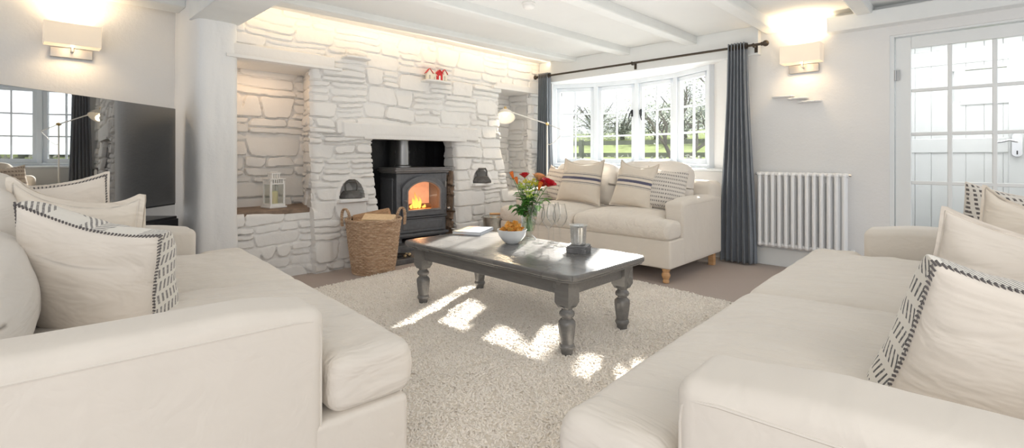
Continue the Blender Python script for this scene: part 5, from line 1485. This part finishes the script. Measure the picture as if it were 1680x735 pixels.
# ---------------------------------------------------------------- outside: lawn, fence, hedge, trees
def m_leafy(name, c, tr=.5):
    t = NT(name); d = t.node('ShaderNodeBsdfDiffuse'); tl = t.node('ShaderNodeBsdfTranslucent'); n = t.noise(1.5, 4, .6, t.obj())
    col = t.ramp(n, [(.3, tuple(x * .6 for x in c)), (.7, c)]); t.link(col, d.inputs[0]); t.link(col, tl.inputs[0])
    m = t.node('ShaderNodeMixShader'); m.inputs[0].default_value = tr; t.link(d.outputs[0], m.inputs[1]); t.link(tl.outputs[0], m.inputs[2]); t.link(m.outputs[0], t.out.inputs['Surface']); return t.m
M['grass'] = m_leafy('meadow_grass', (.25, .30, .15), 0); M['hedge'] = m_leafy('hedge_leaf', (.34, .36, .32)); M['tree_leaf'] = m_leafy('grey_green_leaf', (.36, .40, .36))
M['trunk'] = m_leafy('bare_trunk', (.24, .23, .21), 0); M['gravel'] = m_leafy('pale_gravel', (.3, .3, .28), 0); M['grey_wood'] = m_leafy('weathered_rail', (.26, .28, .24), 0)
m = MB(); m.box2((5.76, -14, -.35), (9.2, 30, -.25)); struct(m.build('ground_drive', M['gravel']))
m = MB(); m.prism([(9.2, -.34), (60, -.34), (60, 4.5), (9.2, -.24)], -25, 70, 'y'); struct(m.build('ground_lawn', M['grass']))
def clump(m, c, rad, n, sz, R):
    for i in range(n):
        d = Vector((R.gauss(0, 1), R.gauss(0, 1), R.gauss(0, 1))).normalized() * (R.random() ** .4)
        p = Vector(c) + Vector((d.x * rad[0], d.y * rad[1], d.z * rad[2])); a = Vector((R.gauss(0, 1), R.gauss(0, 1), R.gauss(0, 1))).normalized(); b = a.orthogonal().normalized(); s_ = sz * R.uniform(.6, 1.4)
        m.add([p - a * s_ * .5, p + b * s_ * .28, p + a * s_ * .5, p - b * s_ * .28], [(0, 1, 2, 3)])
def hedge(label, p0, p1, h, t, n, seed):
    R = random.Random(seed); m = MB(); p0 = Vector(p0); p1 = Vector(p1)
    for i in range(n):
        f = R.random(); c = p0.lerp(p1, f) + Vector((R.uniform(-t, t), R.uniform(-t, t), R.uniform(0, h)))
        clump(m, c, (.16, .16, .16), 5, .11, R)
    tag(m.build('hedge', M['hedge'], None, smooth=False), label, 'hedge')
hedge('low clipped hedge beyond the drive, seen at the bottom of the window panes', (10.6, 2.0, -.2), (10.0, 10.2, -.2), 1.2, .3, 1500, 1)
def fence():
    t = empty('rail_fence', (0, 0, 0), (0, 0, 0), 'weathered rail fence across the meadow outside the bow window', 'fence')
    a, b = Vector((13.4, 3.4, 0)), Vector((12.2, 13.0, 0))
    for z in (1.13, 1.50):
        m = MB(); m.bar(a + Vector((0, 0, z)), b + Vector((0, 0, z)), .06, .13); m.build('rail', M['grey_wood'], t)
    for i in range(6):
        p = a.lerp(b, i / 5); m = MB(); m.box((p.x, p.y, .8), (.12, .12, 1.6)); m.build('post', M['grey_wood'], t)
fence()
def tree(label, loc, h, seed, lean=(0, 0), crown=1.6, n=70, leaves=16, r0=.12):
    R = random.Random(seed); t = empty('tree', loc, (0, 0, 0), label, 'tree', 'trees beyond the meadow'); br = MB(); lf = MB(); cnt = [0]
    def grow(p, d, L, r, lev):
        q = p + d * L; mid = (p + q) / 2 + Vector((R.uniform(-1, 1), R.uniform(-1, 1), 0)) * L * .06
        br.tube([p, mid, q], [r, r * .85, r * .65], 5, caps=False)
        if lev >= 3: clump(lf, q, (crown * .36,) * 3, leaves * 5, .08, R)
        if lev == 4: return
        for i in range(3 if lev < 3 else 2):
            dd = (d + Vector((R.uniform(-1, 1), R.uniform(-1, 1), R.uniform(-.25, .7))) * .75).normalized(); grow(q, dd, L * R.uniform(.62, .8), r * .6, lev + 1)
    grow(Vector((0, 0, 0)), Vector((lean[0], lean[1], 1)).normalized(), h * .32, r0, 0)
    br.build('trunk', M['trunk'], t); lf.build('foliage', M['tree_leaf'], t, smooth=False)
def far_tree(label, loc, rx, rz, n, seed):
    R = random.Random(seed); t = empty('tree', loc, (0, 0, 0), label, 'tree', 'trees beyond the meadow'); br = MB(); lf = MB()
    top = Vector((0, 0, rz * 1.1)); br.tube([(0, 0, -.5), top], [.28, .12], 6)
    for i in range(14):
        a = R.uniform(0, 6.3); e = Vector((rx * .9 * math.cos(a), rx * .9 * math.sin(a), rz * R.uniform(.8, 2.1))); b = Vector((0, 0, rz * R.uniform(.2, .9)))
        br.tube([b, (b + e) / 2 + Vector((0, 0, .25)), e], [.10, .06, .025], 4, caps=False)
    for i in range(16):
        a = R.uniform(0, 6.3); f = R.random() ** .5; c = (rx * .75 * f * math.cos(a), rx * .75 * f * math.sin(a), rz * (1 + R.uniform(-.75, .75)))
        clump(lf, c, (rx * .42, rx * .42, rz * .42), n // 16, .20, R)
    br.build('trunk', M['trunk'], t); lf.build('foliage', M['tree_leaf'], t, smooth=False)
far_tree('pale grey-green tree beyond the meadow, in the leftmost window panes', (42, 33.0, 2.4), 3.0, 2.1, 2600, 2)
far_tree('pale grey-green tree in the left half of the second casement', (42, 28.6, 2.4), 2.8, 2.0, 2600, 3)
far_tree('pale grey-green tree in the right half of the second casement', (41, 24.8, 2.4), 2.6, 1.8, 2300, 4)
far_tree('pale grey-green tree in the left half of the third casement', (41, 21.3, 2.4), 2.5, 1.8, 2300, 7)
far_tree('pale grey-green tree in the right half of the third casement', (40, 18.2, 2.4), 2.5, 1.9, 2300, 8)
far_tree('pale grey-green tree beyond the meadow, in the rightmost casement', (40, 14.8, 2.4), 2.6, 2.0, 2300, 9)
tree('bare leaning tree seen through the third casement', (11.6, 5.1, -.3), 3.4, 5, (.1, .35), leaves=3, r0=.12)
tree('thin bushy tree seen through the rightmost casement', (14.5, 5.2, 0), 5.6, 6, leaves=6, r0=.10)
m = MB(); m.box2((6.0, 4.95, -.3), (6.62, 5.35, 3.2)); struct(m.build('wall_outside', M['plaster']))

# ---------------------------------------------------------------- light
sun_d = bpy.data.lights.new('sun', 'SUN'); sun = bpy.data.objects.new('sun', sun_d); COL.objects.link(sun)
el = math.radians(21); az = math.radians(24.3)
to_sun = Vector((math.cos(el) * math.cos(az), math.cos(el) * math.sin(az), math.sin(el)))
sun.rotation_euler = to_sun.to_track_quat('Z', 'Y').to_euler(); sun.location = to_sun * 30
sun_d.energy = 26; sun_d.color = (1, .95, .86); sun_d.angle = math.radians(.9)
w = bpy.data.worlds.new('world'); SC.world = w; w.use_nodes = True
nt = w.node_tree; bg = nt.nodes['Background']; bg.inputs[0].default_value = (.92, .96, 1, 1); bg.inputs[1].default_value = 1.0
def area(name, loc, rot, sx, sy, e, col, spread=None):
    d = bpy.data.lights.new(name, 'AREA'); d.shape = 'RECTANGLE'; d.size = sx; d.size_y = sy; d.energy = e; d.color = col
    o = bpy.data.objects.new(name, d); COL.objects.link(o); o.location = loc; o.rotation_euler = rot; return o
# warm strip hidden behind the first beam, washing the stone wall
area('cove_strip', (3.3, 4.30, 2.375), (math.radians(62), 0, 0), 3.9, .03, 4.5, (1, .72, .42))
area('alcove_light', (1.62, 4.75, 1.895), (0, 0, 0), .5, .1, 1.2, (1, .66, .38))
area('porch_fill', (5.95, -.05, 2.25), (0, 0, 0), .6, 1.4, 11, (1, 1, 1))  # added lamp without a fitting, brightens the porch behind the glazed door
area('window_daylight', (6.35, 3.4, 1.75), (math.radians(78), 0, math.radians(90)), 2.4, 1.3, 34, (.90, .96, 1))
area('room_fill', (-1.2, -1.4, 2.25), (math.radians(48), 0, math.radians(-46)), 2.5, 1.5, 46, (1, .93, .85))
area('ceiling_fill', (2.6, 2.2, 1.1), (PI, 0, 0), 3.0, 3.0, 22, (1, .97, .93))  # unseen lamp added in mid-room, facing up to brighten the ceiling
pl = bpy.data.lights.new('fire_glow', 'POINT'); pl.energy = 3.5; pl.color = (1, .52, .26); pl.shadow_soft_size = .06
po = bpy.data.objects.new('fire_glow', pl); COL.objects.link(po); po.location = (3.285, 4.64, .60)

SC.view_settings.view_transform = 'Standard'; SC.view_settings.look = 'None'; SC.view_settings.exposure = 0.38; SC.view_settings.gamma = 1.0
SC.cycles.max_bounces = 10; SC.cycles.diffuse_bounces = 6; SC.cycles.glossy_bounces = 5; SC.cycles.transparent_max_bounces = 24; SC.cycles.transmission_bounces = 6
SC.cycles.caustics_reflective = False; SC.cycles.caustics_refractive = False; SC.cycles.sample_clamp_indirect = 6
SC.cycles.use_denoising = True
